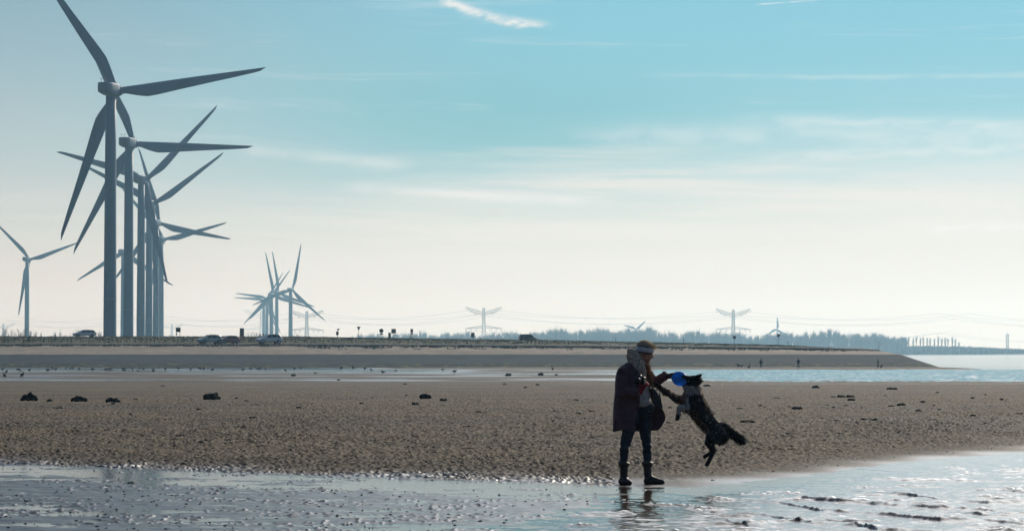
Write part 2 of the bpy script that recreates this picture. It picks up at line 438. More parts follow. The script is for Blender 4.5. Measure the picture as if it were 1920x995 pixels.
def pool_material():
    mt = bpy.data.materials.new('shallow_water'); mt.use_nodes = True; h = NT(mt.node_tree); h.n.clear()
    t = h.new('ShaderNodeTexCoord'); mp = h.new('ShaderNodeMapping'); h.l.new(t.outputs['Object'], mp.inputs[0]); mp.inputs['Scale'].default_value = (1, .8, 1)
    b = h.new('ShaderNodeBump'); b.inputs['Distance'].default_value = .013
    sx = h.new('ShaderNodeSeparateXYZ'); h.l.new(t.outputs['Object'], sx.inputs[0])
    q_ = h.m('SUBTRACT', sx.outputs[0], h.m('SUBTRACT', 1.7, h.m('MULTIPLY', h.m('SUBTRACT', 32.0, sx.outputs[1]), .2156)))
    h.put(b.inputs['Strength'], h.m('ADD', .22, h.m('MULTIPLY', h.smooth(q_, -.5, 3.0), .63)))
    rgh = h.m('ADD', .07, h.m('MULTIPLY', h.smooth(q_, -.5, 2.5), .10))
    h.put(b.inputs['Height'], h.noise(mp.outputs[0], 8.0, 5, .65))
    n_ = h.smooth(h.noise(mp.outputs[0], 3.0, 3), .35, .65)
    c = h.mix(n_, lin(92, 70, 44), lin(58, 45, 29))
    df = h.new('ShaderNodeBsdfDiffuse'); h.put(df.inputs[0], c); tr = h.new('ShaderNodeBsdfTranslucent'); h.put(tr.inputs[0], c)
    m1 = h.new('ShaderNodeMixShader'); m1.inputs[0].default_value = .2; h.l.new(df.outputs[0], m1.inputs[1]); h.l.new(tr.outputs[0], m1.inputs[2])
    gl = h.new('ShaderNodeBsdfGlossy'); h.put(gl.inputs['Roughness'], rgh); h.l.new(b.outputs[0], gl.inputs['Normal'])
    fr = h.new('ShaderNodeFresnel'); fr.inputs[0].default_value = 1.34; h.l.new(b.outputs[0], fr.inputs['Normal'])
    m2 = h.new('ShaderNodeMixShader'); h.l.new(fr.outputs[0], m2.inputs[0]); h.l.new(m1.outputs[0], m2.inputs[1]); h.l.new(gl.outputs[0], m2.inputs[2])
    o = h.new('ShaderNodeOutputMaterial'); h.l.new(m2.outputs[0], o.inputs[0]); return mt
M_POOL = pool_material()
M_SEA = water_material('sea_water', lin(4, 30, 52), .035, 1.6, .09)

# wavelets rolling into the near shallows: crest lines in world space (x, y, height)
crest_px = [
 [(1185,918),(1330,931),(1440,935,.35),(1500,933,.9),(1570,940,1.0),(1660,945,.5),(1740,948,.2)],
 [(1560,915),(1640,923,.4),(1700,928,1.0),(1760,936,.5),(1800,938,.25),(1850,942,1.),(1910,941,.6),(1990,938,.4)],
 [(1610,940,.2),(1640,945,.9),(1700,948,.5),(1760,953,.9),(1830,955,.6),(1900,962,.4),(1990,966,.4)],
 [(1200,938),(1380,937,.3),(1460,942,.5),(1540,956,.7),(1600,961,.5),(1680,967,.9),(1760,975,1.1),(1850,976,.8),(1960,984,.6)],
 [(1310,957,.2),(1440,966,.5),(1520,979,.6),(1600,983,.6),(1640,991,1.1),(1720,996,.7),(1800,998,.5)],
 [(1270,966,.15),(1360,973,.35),(1400,983,.5),(1470,989,.35)],
 [(1590,877,.1),(1700,884,.25),(1830,886,.35),(1960,888,.3)],
 [(1650,899,.1),(1760,905,.25),(1840,900,.3),(1960,903,.3)],
 [(1860,918,.2),(1900,921,.6),(1990,926,.6)],
 [(1775,958,.2),(1800,961,.9),(1850,965,.7),(1930,967,.5)],
 [(1300,1006,.4),(1450,1010,.5),(1600,1016,.7),(1800,1024,.8),(1960,1030,.8)],
]
def pool_waves(x, dd):
    h = .0022 * pn(x / .16, dd / .12, 31) + .0045 * pn(x / .5, dd / .35, 32) + .0035 * pn(x / .28 + 5, dd / .5, 33)
    s = waterline(x) - dd
    amp = sst(s, 1.2, 8) * .9
    h = h * (.35 + 2.3 * amp)
    rdg = np.clip(1 - np.abs(pn(x / 1.5 + dd * .35, dd / .62 + x * .10, 45)) * 5.5, 0, 1) * sst(pn(x / .8, dd / 1.2, 46), -.35, .3)
    h = h + rdg ** 2 * .024 * sst(s, .6, 4) * (1 + .5 * pn(x / .09, dd / .07, 47))
    rd2 = np.clip(1 - np.abs(pn(x / .55 + 9, dd / .30 + x * .15, 48)) * 4.5, 0, 1)
    h = h + rd2 ** 2 * .006 * sst(s, .4, 3)
    wob = pn(x / .35, x * 0 + .5, 35) * .10 + pn(x / .12, dd * 0 + 7.5, 36) * .03
    for c in crest_px:
        pts = [at(q[0], q[1], 8133. / (q[1] - 661)) for q in c]
        hs = [max(q[2], .22) if len(q) > 2 else .22 for q in c]
        xs = [p.x for p in pts]; ys = [p.y for p in pts]
        o_ = np.argsort(xs); xs = np.array(xs)[o_]; ys = np.array(ys)[o_]; hs_ = np.array(hs)[o_]
        yc = np.interp(x, xs, ys) + wob; hh = np.interp(x, xs, hs_, left=0, right=0)
        fade = sst(x, xs[0] - .02, xs[0] + .25) * sst(-x, -xs[-1] - .02, -xs[-1] + .25)
        q = dd - yc
        prof = np.where(q < 0, np.exp(-(q / .10) ** 2), np.exp(-(q / .28) ** 2))
        rough_ = 1 + .22 * pn(x / .07, dd / .06, 37) + .4 * pn(x / .25, dd / .2, 38)
        h = h + prof * hh * fade * .036 * rough_
    return h
pr = [3, 10, 16, 20]; d = 22.5
while d < 70: pr.append(d); d += 0.0013 * d
pr = np.array(pr)
pu = np.concatenate([-outer[:9][::-1], np.arange(-1110, 0, 6.) / F, np.arange(0, 1110.1, 1.7) / F, outer[:9]])
Dp, Up = np.meshgrid(pr, pu, indexing='ij'); Xp = Up * np.maximum(Dp, 22.5)
rt = sst(Xp - (1.7 - (32 - Dp) * .2156), -.8, .8)
Zp = pool_waves(Xp, Dp) * rt
pool = obj('shallow_water', grid_mesh('shallow_water', np.stack([Xp, Dp, Zp], -1)), M_POOL, smooth=False); props(pool, kind='structure')
# sea
sr = np.concatenate([[-8900, -500, 60, 200], np.arange(240, 470, .38), np.arange(470, 620, .9), np.geomspace(622, 8900, 60)])
su = np.concatenate([-outer[::-1], np.arange(-1110, 1110.1, 5) / F, outer])
Ds, Us = np.meshgrid(sr, su, indexing='ij'); Xs = np.clip(Us * np.maximum(Ds, 240), -8900, 8900)
amp = sst(Ds, 240, 262) * sst(Ds, 620, 560) * (Xs > -30) * (np.abs(Us) < .21)
ww = (1 - np.abs(pn(Xs / 2.4 + Ds * .05, Ds / 4.2, 41)) * 2) * .055 + pn(Xs / .8, Ds / .95, 42) * .07 + pn(Xs / 3.5, Ds / 9, 44) * .03
ww = ww * sst(Xs, 8, 24) * (1 - .75 * sst(Ds, 415, 460))
sea = obj('sea', grid_mesh('sea', np.stack([Xs, Ds, -1.1 + ww * amp], -1)), M_SEA, smooth=False); props(sea, kind='structure')

# ---------------------------------------------------------------- dike
def zedge(x): return np.interp(x, [-200, -40, 4, 33, 57, 69, 74], [2.85, 2.85, 2.6, 2.42, 2.12, 1.78, 1.5])
def zcrest(x): return np.interp(x, [-200, -40, -28, 4, 34, 49, 54, 59, 90], [4.62, 4.60, 4.25, 3.95, 3.35, 3.0, 2.85, 2.45, 2.1])
def xw(x, d): return x * 540. / d
def dike_z(x, t):
    """t = metres inland of the toe"""
    ze = zedge(x); zc = np.maximum(zcrest(x), ze + .10)
    z = np.interp(t, [0, 10], [-1.12, 1.22])
    z = np.where(t > 10, 1.22 + (ze - 1.22) * np.clip((t - 10) / 14, 0, 1) ** .9, z)
    z = np.where(t > 24, ze + .28 * np.clip((t - 24) / .8, 0, 1), z)
    zr = ze + .28
    z = np.where(t > 24.8, zr + .12 * np.clip((t - 24.8) / 6.2, 0, 1), z)
    z = np.where(t > 31, zr + .12 + (np.maximum(zc - zr - .12, 0)) * np.clip((t - 31) / 9, 0, 1), z)
    return np.minimum(z, -1.12 + np.maximum(75.5 - x, -1) * .40)
def strip(name, t0, t1, nt, mat, dz=0., amp=0.0, na=3.0):
    xs = np.concatenate([np.linspace(-8900, -140, 12), np.arange(-138, 76.5, .35)])
    T, Xd = np.meshgrid(np.linspace(t0, t1, nt), xs, indexing='ij')
    z = dike_z(Xd, T) + dz + amp * (pn(Xd / na, T / (na * .6), 51) + .6 * pn(Xd / (na * .3), T / (na * .2), 52)) * np.clip(np.minimum(T - t0, t1 - T) * 2, 0, 1)
    o = obj(name, grid_mesh(name, np.stack([Xd, 500 + T, z], -1)), mat, smooth=False); props(o, kind='structure'); return o
def band_mat(name, c1, c2, c3, s1, s2, rough=.9, stretch=(.35, 1, 1), bump=.06):
    mt = bpy.data.materials.new(name); mt.use_nodes = True; h = NT(mt.node_tree); h.n.clear()
    t = h.new('ShaderNodeTexCoord'); mp = h.new('ShaderNodeMapping'); h.l.new(t.outputs['Object'], mp.inputs[0]); mp.inputs['Scale'].default_value = stretch
    col = h.mix(h.smooth(h.noise(mp.outputs[0], s1, 5, .6), .38, .62), c1, c2)
    col = h.mix(h.smooth(h.noise(mp.outputs[0], s2, 3, .6), .52, .66), col, c3)
    p = h.new('ShaderNodeBsdfPrincipled'); h.put(p.inputs['Base Color'], col); p.inputs['Roughness'].default_value = rough; p.inputs['Specular IOR Level'].default_value = .2
    b = h.new('ShaderNodeBump'); b.inputs['Distance'].default_value = bump; h.put(b.inputs['Height'], h.noise(mp.outputs[0], s2 * 1.5, 3, .6)); h.l.new(b.outputs[0], p.inputs['Normal'])
    o = h.new('ShaderNodeOutputMaterial'); h.l.new(p.outputs[0], o.inputs[0]); return mt
M_ARM_LOW = band_mat('weedy_stone', lin(34, 50, 52), lin(26, 40, 44), lin(92, 98, 50), .5, 1.6)
M_ARM = band_mat('stone_setting', lin(46, 64, 74), lin(38, 55, 66), lin(30, 44, 54), .12, .9, stretch=(.25, 1, 1))
M_BANK = band_mat('bank_sand', lin(142, 131, 117), lin(126, 117, 106), lin(104, 98, 90), .14, 1.1)
M_KERB = band_mat('road_kerb', lin(44, 48, 52), lin(36, 40, 45), lin(58, 60, 62), .3, 1.5)
M_ROAD = band_mat('asphalt', lin(66, 68, 70), lin(58, 60, 64), lin(76, 78, 78), .2, 1.8)
M_GRASS = band_mat('verge_grass', lin(66, 70, 44), lin(84, 82, 54), lin(48, 54, 38), .22, 1.6, bump=.12)
strip('revetment_toe', 0, 3.2, 12, M_ARM_LOW, amp=.05, na=2.)
strip('revetment', 3.2, 10, 14, M_ARM, amp=.012, na=6.)
strip('sand_bank', 10, 24, 20, M_BANK, amp=.10, na=4.)
strip('kerb', 24, 24.8, 3, M_KERB)
strip('road', 24.8, 31, 6, M_ROAD)
strip('grass_bank', 31, 41, 16, M_GRASS, amp=.06, na=3.)
# land behind the dike and the far shore
M_LAND = band_mat('polder_grass', lin(84, 86, 60), lin(96, 92, 70), lin(70, 76, 56), .01, .05)
xs = np.array([-8900, -2000, -400, -100, -40, 0, 34, 52, 56]); 
land_rows = [(541, 0), (544, -1.2), (560, -1.6), (4000, -1.6), (8900, -1.6)]
P = np.array([[[x, y, float(dike_z(np.array([x]), np.array([41.]))[0]) + dz] for x in xs] for y, dz in land_rows])
P[2:, :, 2] = 2.0; P[:, -1, 2] = -1.4
land = obj('land', grid_mesh('land', P), M_LAND, smooth=False); props(land, kind='structure')
P = np.array([[[x, y + (180 * math.sin(x / 700.)), z] for x in np.linspace(-8900, 8900, 60)] for y, z in ((3700, -1.4), (3720, 1.2), (4300, 1.6), (8900, 1.8))])
P[:, :, 1] = np.minimum(P[:, :, 1], 8900)
shore = obj('far_shore', grid_mesh('far_shore', P), M_LAND, smooth=False); props(shore, kind='structure')

# ---------------------------------------------------------------- haze
def build_haze():
    mb = MB(); mb.box((0, 0, 75 - 2), (17960, 17960, 158)); mt = bpy.data.materials.new('haze'); mt.use_nodes = True; h = NT(mt.node_tree); h.n.clear()
    v = h.new('ShaderNodeVolumePrincipled'); v.inputs['Color'].default_value = (.42, .74, 1.0, 1); v.inputs['Absorption Color'].default_value = (1, 1, 1, 1); v.inputs['Density'].default_value = 0.000122
    v.inputs['Anisotropy'].default_value = 0.42
    o = h.new('ShaderNodeOutputMaterial'); h.l.new(v.outputs[0], o.inputs['Volume'])
    ob = mb.build('haze', mt, smooth=False); props(ob, kind='stuff'); return ob
build_haze()
# ================================================================ WIND TURBINES
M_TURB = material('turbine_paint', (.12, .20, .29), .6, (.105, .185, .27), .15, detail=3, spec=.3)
M_TDARK = material('turbine_trim', (.20, .23, .25), .6)
HUB_H = 82.0
def blade_mesh(R_):
    mb = MB(); rings = []
    for i in range(26):
        t = i / 25.0; r = .9 + t * (R_ - .9)
        ch = np.interp(t, [0, .045, .09, .15, .20, .27, .4, .6, .8, .93, .985, 1], [2.2, 2.3, 3.1, 3.9, 4.35, 4.15, 3.5, 2.6, 1.8, 1.2, .8, .12])
        th = np.interp(t, [0, .05, .12, .2, .5, 1], [1.9, 1.85, 1.3, .85, .38, .06])
        le = np.interp(t, [0, .05, .2, .5, 1], [.95, .97, .92, .70, .25])   # leading edge offset
        tw = R(np.interp(t, [0, .2, .5, 1], [16, 13, 6, 1]))
        bend = .9 * t * t * R_ / 50
        ring = []
        for k in range(14):
            a = 2 * PI * k / 14
            cx = le - ch / 2 + ch / 2 * math.cos(a)
            cy = th / 2 * math.sin(a) * (1 if t < .06 else (.35 + .65 * (0.5 + .5 * math.cos(a)) ** .5) * 1.15)
            ring.append((cx * math.cos(tw) - cy * math.sin(tw), cx * math.sin(tw) + cy * math.cos(tw) + bend, r))
        rings.append(ring)
    mb.loft(rings); return mb.mesh('blade')
_cache = {}
def turbine(px, hub_py, dist, a_deg, R_, label, group, yaw=20., base_z=1.9, full=True, dia=4.1, hub_h=None):
    """px = tower centre at the ground"""
    hp = at(px, hub_py, dist); k = R_ / 50.9
    root = empty('wind_turbine', (hp.x, dist, base_z), 0, label, 'wind turbine', group)
    H = hp.z - base_z
    key = ('tower', round(H), round(k, 1), dia)
    def shared(key, fn):
        if key not in _cache: _cache[key] = fn()
        return _cache[key]
    def tower():
        mb = MB(); rings = []
        for z, r in ((0, dia * .51), (.25, dia * .505), (H * .2, dia * .487), (H * .5, dia * .455), (H * .8, dia * .42), (H - 2.0 * k, dia * .385)):
            rings.append([(r * math.cos(2 * PI * j / 28), r * math.sin(2 * PI * j / 28), z) for j in range(28)])
        mb.loft(rings); return mb.mesh('tower')
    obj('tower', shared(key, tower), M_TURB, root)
    top = H - 1.9 * k; cz = H
    def flange():
        m_ = MB(); r_ = dia * .487 + .07
        m_.loft([[(q * math.cos(2 * PI * j / 28), q * math.sin(2 * PI * j / 28), z) for j in range(28)] for z, q in ((-.2, r_ - .12), (-.19, r_), (.19, r_), (.2, r_ - .12))])
        return m_.mesh('flange')
    if full: obj('flange', shared(('fl', dia), flange), M_TDARK, root, (0, 0, H * .2), smooth=False)
    yw = -R(yaw)
    def nac():
        mb = MB()
        prof = [(-5.6, 1.35, -.9, 1.5), (-5.4, 1.75, -1.3, 1.9), (-2.0, 1.95, -1.95, 2.05), (1.2, 1.95, -2.0, 2.05), (2.6, 1.8, -1.8, 1.9), (2.9, 1.5, -1.5, 1.6)]
        rings = []
        for y, w_, zl, zh in prof:
            ring = []
            for j in range(20):
                a = 2 * PI * j / 20; c, s = math.cos(a), math.sin(a)
                e = .32
                x = abs(c) ** e * (1 if c > 0 else -1) * w_
                z = (zl + zh) / 2 + abs(s) ** e * (1 if s > 0 else -1) * (zh - zl) / 2
                ring.append((x * k, y * k, z * k))
            rings.append(ring)
        mb.loft(rings); return mb.mesh('nacelle')
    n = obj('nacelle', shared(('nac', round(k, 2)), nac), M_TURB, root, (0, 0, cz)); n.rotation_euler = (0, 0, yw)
    if full:
        def mast():
            mb = MB()
            for x in (-.9, .5):
                mb.bar((x, -4.6, 1.8), (x, -4.6, 3.3), .09); mb.bar((x - .5, -4.6, 3.1), (x + .5, -4.6, 3.1), .07); mb.bar((x, -5.1, 2.8), (x, -4.2, 2.8), .07)
            return mb.mesh('weather_mast')
        mm = obj('weather_mast', shared('mast', mast), M_TDARK, n, smooth=False)
        def lou():
            mb = MB()
            for q in range(6): mb.box((0, -5.62, -.6 + q * .36), (2.2, .10, .16))
            return mb.mesh('louvre')
        obj('louvre', shared('lou', lou), M_TDARK, n, smooth=False)
    def hubm():
        mb = MB(); rings = []
        for y, r in ((2.95, 1.5), (3.1, 1.75), (4.4, 1.85), (5.5, 1.6), (6.2, 1.05), (6.6, .35)):
            rings.append([(r * k * math.cos(2 * PI * j / 20), y * k, r * k * math.sin(2 * PI * j / 20)) for j in range(20)][::-1])
        mb.loft(rings); return mb.mesh('hub')
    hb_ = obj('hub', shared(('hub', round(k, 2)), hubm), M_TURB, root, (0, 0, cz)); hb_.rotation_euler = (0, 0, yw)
    bm_ = shared(('bl', round(R_, 1)), lambda: blade_mesh(R_))
    Mz = Matrix.Rotation(yw, 4, 'Z')
    for i in range(3):
        th = R(a_deg + 120 * i)      # from +x, counter-clockwise as seen from the camera side
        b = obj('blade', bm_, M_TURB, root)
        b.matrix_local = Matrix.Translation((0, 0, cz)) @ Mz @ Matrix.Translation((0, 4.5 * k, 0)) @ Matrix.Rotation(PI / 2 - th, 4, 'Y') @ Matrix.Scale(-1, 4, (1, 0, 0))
    return root
GT = 'wind turbines in the long row behind the dike'
def dfor(hy, H=82.): return H * F / (661 - hy)
T = [(208, 168, 6.2, 'tallest wind turbine of the row, its upper blade leaving the photo'),
     (242, 268, -2.6, 'second tallest wind turbine of the row, one blade pointing almost level to the right'),
     (265, 337, 43, 'third wind turbine of the row, one long blade raised steeply up to the right'),
     (280, 382, 33, 'fourth tallest wind turbine of the row, one blade rising to the right'),
     (293, 418, -12, 'fifth tallest wind turbine of the row, its right blade dipping slightly below level'),
     (302.5, 448, 13, 'sixth and rightmost wind turbine of the row, its blade rising gently to the right')]
for px, hy, a, lb in T:
    turbine(px, hy, dfor(hy), a, 50.9, lb, GT)
turbine(231, 472, dfor(472), -33, 50.9, 'far wind turbine whose tower shows as a thin strip between the two tallest towers', GT)
turbine(51, 486, dfor(486), 17, 50.9, 'solitary wind turbine standing left of the row, near the left edge', GT, dia=4.3, yaw=20)
GC = 'distant cluster of wind turbines'
for px, hy, a, Rpx, lb in [(545, 543, 79, 82, 'distant wind turbine of the small cluster, rightmost, with one blade pointing nearly straight up'),
                       (519, 548, 100, 74, 'distant wind turbine of the small cluster, immediately left of the rightmost one'),
                       (509, 552, 102, 77, 'distant wind turbine of the small cluster, the middle one with the longest blade leaning left'),
                       (500.5, 560, 171, 65, 'distant wind turbine of the small cluster, fourth from the right, one blade nearly level'),
                       (494.5, 563, 175, 60, 'faintest wind turbine of the small cluster, leftmost of the five')]:
    d_ = 50.9 * F / Rpx * .93
    turbine(px, hy, d_, a, 50.9, lb, GC, full=False, dia=4.8)
for px, hy, a, Rpx, d_, lb in [(1457, 617, 90, 23, 4900, 'tiny far wind turbine on the horizon with one blade straight up, beside a round sign'),
                               (1192, 617, 42, 24, 4900, 'tiny far wind turbine behind the wood, two blade tips forming a V')]:
    turbine(px, hy, d_, a, Rpx / F * d_, lb, 'tiny wind turbines on the horizon', full=False, dia=2.6, yaw=8)

# ================================================================ PYLONS
M_STEEL = material('galvanised_steel', (.09, .10, .11), .6)
M_WIRE = material('power_cable', (.10, .11, .12), .6)
def pylon(px, d_, scale, label, thick=.55, name='electricity_pylon'):
    b = at(px, 661, d_); root = empty(name, (b.x, d_, 1.0), 0, label, 'pylon', 'electricity pylons along the horizon')
    H = 68 * scale
    W = lambda z: (9.5 * (1 - z / (H * .52)) + 4.6 * (z / (H * .52)) if z < H * .52 else 4.6 + (3.0 - 4.6) * (z - H * .52) / (H * .48)) * 0.5 * scale
    mb = MB(); lv = [0]; 
    while lv[-1] < H - 1: lv.append(min(H, lv[-1] + max(3.2 * scale, W(lv[-1]) * 1.75)))
    for s in ((1, 1), (1, -1), (-1, 1), (-1, -1)):
        for a, c in zip(lv[:-1], lv[1:]): mb.bar((s[0] * W(a), s[1] * W(a), a), (s[0] * W(c), s[1] * W(c), c), thick)
    for a, c in zip(lv[:-1], lv[1:]):
        for y in (-1, 1):
            mb.bar((-W(a), y * W(a), a), (W(c), y * W(c), c), thick * .7); mb.bar((W(a), y * W(a), a), (-W(c), y * W(c), c), thick * .7)
            mb.bar((-W(c), y * W(c), c), (W(c), y * W(c), c), thick * .7)
    for c in lv[1:]:
        for x in (-1, 1): mb.bar((x * W(c), -W(c), c), (x * W(c), W(c), c), thick * .7)
    mb.build('mast', M_STEEL, root, smooth=False)
    L = 26.5 * scale
    # upper cross-arm, tips swept up
    zu = H * .90; a_ = MB()
    for s in (-1, 1):
        for y in (-.8, .8):
            a_.bar((s * W(zu), y * W(zu), zu + 3.2 * scale * .2), (s * L, y * .3, H + 1.5), thick)
            a_.bar((s * W(zu), y * W(zu), zu - 3.5 * scale), (s * L * .72, y * .3, H - 6.0 * scale), thick)
            a_.bar((s * L * .72, y * .3, H - 6 * scale), (s * L, y * .3, H + 1.5), thick)
        n = 6
        for i in range(n):
            t0, t1 = i / n, (i + .5) / n
            p = lambda t: Vector((s * (W(zu) + (L - W(zu)) * t), 0, zu + .6 + (H + 1.5 - zu - .6) * t))
            q = lambda t: Vector((s * (W(zu) + (L * .72 - W(zu)) * t), 0, zu - 3.5 * scale + (H - 6 * scale - zu + 3.5 * scale) * t))
            a_.bar(p(t0), q(t1), thick * .55); a_.bar(q(t1), p((i + 1) / n), thick * .55)
    a_.build('upper_crossarm', M_STEEL, root, smooth=False)
    zl = H * .56; a_ = MB()
    for s in (-1, 1):
        for y in (-.8, .8):
            a_.bar((s * W(zl), y * W(zl), zl + 3.6 * scale), (s * L * 1.04, 0, zl - 1), thick); a_.bar((s * W(zl), y * W(zl), zl), (s * L * 1.04, 0, zl - 1), thick)
        for i in range(6):
            t0 = i / 6; t1 = (i + .5) / 6
            p = lambda t: Vector((s * (W(zl) + (L - W(zl)) * t), 0, zl + 3.6 * scale * (1 - t) - t))
            q = lambda t: Vector((s * (W(zl) + (L - W(zl)) * t), 0, zl - t))
            a_.bar(p(t0), q(t1), thick * .55); a_.bar(q(t1), p(t0 + 1 / 6), thick * .55)
    a_.build('lower_crossarm', M_STEEL, root, smooth=False)
    hang = []
    for x, z in ((.48, H - 6.5 * scale), (.98, H + .5), (.42, zl), (.72, zl), (1.0, zl - 1)):
        for s in (-1, 1):
            i_ = MB(); dz = 5.0 * scale
            i_.bar((s * L * x - 1.6 * scale, 0, z), (s * L * x, 0, z - dz), thick * .6); i_.bar((s * L * x + 1.6 * scale, 0, z), (s * L * x, 0, z - dz), thick * .6)
            i_.build('insulator', M_STEEL, root, smooth=False)
            hang.append((b.x + s * L * x, z - dz + 1.0))
    return b.x, d_, hang
PY = [pylon(575, 4300, .93, 'lattice pylon right of the distant turbine cluster'),
      pylon(907, 4300, 1.0, 'lattice pylon near the middle of the photo, above the small square road sign'),
      pylon(1375, 4340, .97, 'lattice pylon on the right behind the dike, nearest to the woman and dog')]
pylon(490, 6600, 1.45, 'faint far lattice pylon standing behind the turbine cluster', .42)
pylon(322, 6800, 1.0, 'very faint lattice pylon just right of the turbine row', .4)
pylon(6, 6600, 1.0, 'very faint lattice pylon at the left edge of the photo', .4)
# slim lattice tower far right
def lattice_tower(px, d_):
    b = at(px, 661, d_); root = empty('lattice_tower', (b.x, d_, 1.0), 0, 'slim lattice mast rising from the trees at the right edge', 'mast'); H = 29.; mb = MB(); n = 9
    for i in range(n):
        z0, z1 = H * i / n, H * (i + 1) / n
        for s in ((1, 1), (1, -1), (-1, 1), (-1, -1)): mb.bar((s[0] * 1.9, s[1] * 1.9, z0), (s[0] * 1.9, s[1] * 1.9, z1), .34)
        for y in (-1.9, 1.9): mb.bar((-1.9, y, z0), (1.9, y, z1), .26); mb.bar((1.9, y, z0), (-1.9, y, z1), .26); mb.bar((-1.9, y, z1), (1.9, y, z1), .26)
    mb.build('mast', M_STEEL, root, smooth=False)
    mb = MB(); mb.box((0, 0, H * .62), (4.6, 4.6, .6)); mb.box((0, 0, H), (4.4, 4.4, .5)); mb.box((0, 0, H * .3), (4.6, 4.6, .5)); mb.build('platform', M_STEEL, root, smooth=False)
    mb = MB(); mb.bar((0, 0, H), (0, 0, H + 4), .3); mb.build('antenna', M_STEEL, root, smooth=False)
lattice_tower(1889, 4400)
# the cables: one object per conductor, running past all three pylons
step = PY[1][0] - PY[0][0]
names = ['upper left inner', 'upper right inner', 'upper left outer', 'upper right outer', 'lower left inner', 'lower right inner', 'lower left middle', 'lower right middle', 'lower left outer', 'lower right outer']
order = ['highest of the sagging power cables along the horizon', 'second highest of the sagging power cables along the horizon', 'third highest sagging power cable, on the upper crossarms',
         'fourth highest sagging power cable, on the upper crossarms', 'upper one of the lower crossarm power cables', 'lowest sagging power cable, on the lower crossarm tips']
for qi, (hi_, oy) in enumerate(((2, 0), (3, 8), (0, 14), (1, 20), (4, 3), (8, 11))):
    xs_ = [PY[0][0] - 2 * step, PY[0][0] - step] + [p[0] for p in PY] + [PY[2][0] + step * 1.35, PY[2][0] + step * 2.6]
    offs = [PY[0][2][hi_][0] - PY[0][0]] * 2 + [p[2][hi_][0] - p[0] for p in PY] + [PY[2][2][hi_][0] - PY[2][0]] * 2
    zs_ = [PY[0][2][hi_][1]] * 2 + [p[2][hi_][1] for p in PY] + [PY[2][2][hi_][1]] * 2
    ys_ = [4700, 4420, 4300, 4300, 4340, 4500, 4700]; pts = []
    for i in range(6):
        for k in range(16):
            t = k / 16; sag = (11 + qi * .8) * 4 * t * (1 - t)
            pts.append((xs_[i] + offs[i] + (xs_[i + 1] + offs[i + 1] - xs_[i] - offs[i]) * t, ys_[i] + (ys_[i + 1] - ys_[i]) * t + oy * .1, zs_[i] + (zs_[i + 1] - zs_[i]) * t - sag + 1.0))
    mb = MB(); mb.tube(pts, .11, 5); o = mb.build('power_cable', M_WIRE)
    props(o, order[qi], 'power cable', 'power cables between the pylons')

# ================================================================ TREES
M_BARE = material('bare_wood', (.075, .068, .055), .9, (.11, .10, .085), .05)
def bare_tree_mb(mb, x, y, z0, H, spread, nb, rng, tw=.30, tall=True):
    """bare winter tree: trunk, rising limbs, many twigs"""
    def br(p, q, w0, w1):
        p = Vector(p); q = Vector(q); t = (q - p).normalized(); u = t.orthogonal().normalized(); v = t.cross(u)
        vs = [p + (u * math.cos(a) + v * math.sin(a)) * w0 for a in (0, 2.1, 4.2)] + [q + (u * math.cos(a) + v * math.sin(a)) * w1 for a in (0, 2.1, 4.2)]
        mb.add(vs, [(0, 1, 4, 3), (1, 2, 5, 4), (2, 0, 3, 5)])
    br((x, y, z0), (x + rng.uniform(-.3, .3), y, z0 + H * .9), tw * 1.2, tw * .25)
    for i in range(nb):
        t = rng.uniform(.12, .85); a = rng.uniform(0, 2 * PI); b0 = Vector((x, y, z0 + H * t))
        ln = H * (1 - t) * rng.uniform(.5, .95) if tall else H * rng.uniform(.25, .5)
        sp_ = spread * rng.uniform(.25, 1)
        e = b0 + Vector((math.cos(a) * sp_, math.sin(a) * sp_, ln)); br(b0, e, tw * .42, tw * .12)
        for j in range(3):
            s_ = b0.lerp(e, rng.uniform(.25, .85)); a2 = a + rng.uniform(-1.4, 1.4)
            br(s_, s_ + Vector((math.cos(a2) * spread * .35, math.sin(a2) * spread * .35, ln * rng.uniform(.25, .5))), tw * .22, tw * .07)
rng = random.Random(5)
# far-off woods: one mass
def wood_profile(px):
    return np.interp(px, [560, 625, 700, 760, 870, 1000, 1050, 1150, 1200, 1250, 1275, 1290, 1340, 1380, 1400, 1500, 1545, 1600, 1690], [640, 634, 631, 628, 628, 626, 620, 619, 619, 622, 632, 624, 625, 628, 630, 627, 624, 627, 632]) 
mb = MB(); px = 560.
while px < 1700:
    for row in range(3):
        dd = 3790 + row * 55 + rng.uniform(-18, 18); top = wood_profile(px) + rng.uniform(-5.5, 7.5) + (8 if px < 640 else 0)
        b = at(px + rng.uniform(-3, 3), 661, dd); H = at(px, top, dd).z - 1.0
        bare_tree_mb(mb, b.x, dd, .8, max(H * (1 + .12 * math.sin(px * .11) * math.sin(px * .037)), 4), rng.uniform(2.5, 6.0), 24, rng, .55)
    px += rng.uniform(2.4, 4.0)
o = mb.build('far_wood', M_BARE, smooth=False); props(o, kind='stuff')
M_SCRUB = material('scrub', (.05, .052, .04), .95, (.075, .072, .055), .03)
mb = MB(); px = 540.
while px < 2050:
    for k in range(4):
        dd = 3740 + rng.uniform(0, 80)
        h_ = np.interp(px, [540, 1000, 1560, 1690, 1730, 1800, 1860, 1930, 2050], [9, 10, 9, 9, 9.5, 9.0, 7, 4.5, 4]) * rng.uniform(.75, 1.1)
        b = at(px, 661, dd); r_ = rng.uniform(2, 4.5)
        mb.ball((b.x, dd, .8 + h_ * .4), (r_, r_, h_ * .6), 6)
        for q in range(4):
            a = rng.uniform(-r_, r_); mb.add([(b.x + a - .5, dd - 1, h_ * .6), (b.x + a + .5, dd - 1, h_ * .6), (b.x + a + rng.uniform(-.8, .8), dd - 1, h_ + rng.uniform(.8, 2.6))], [(0, 1, 2)])
    px += 2.4
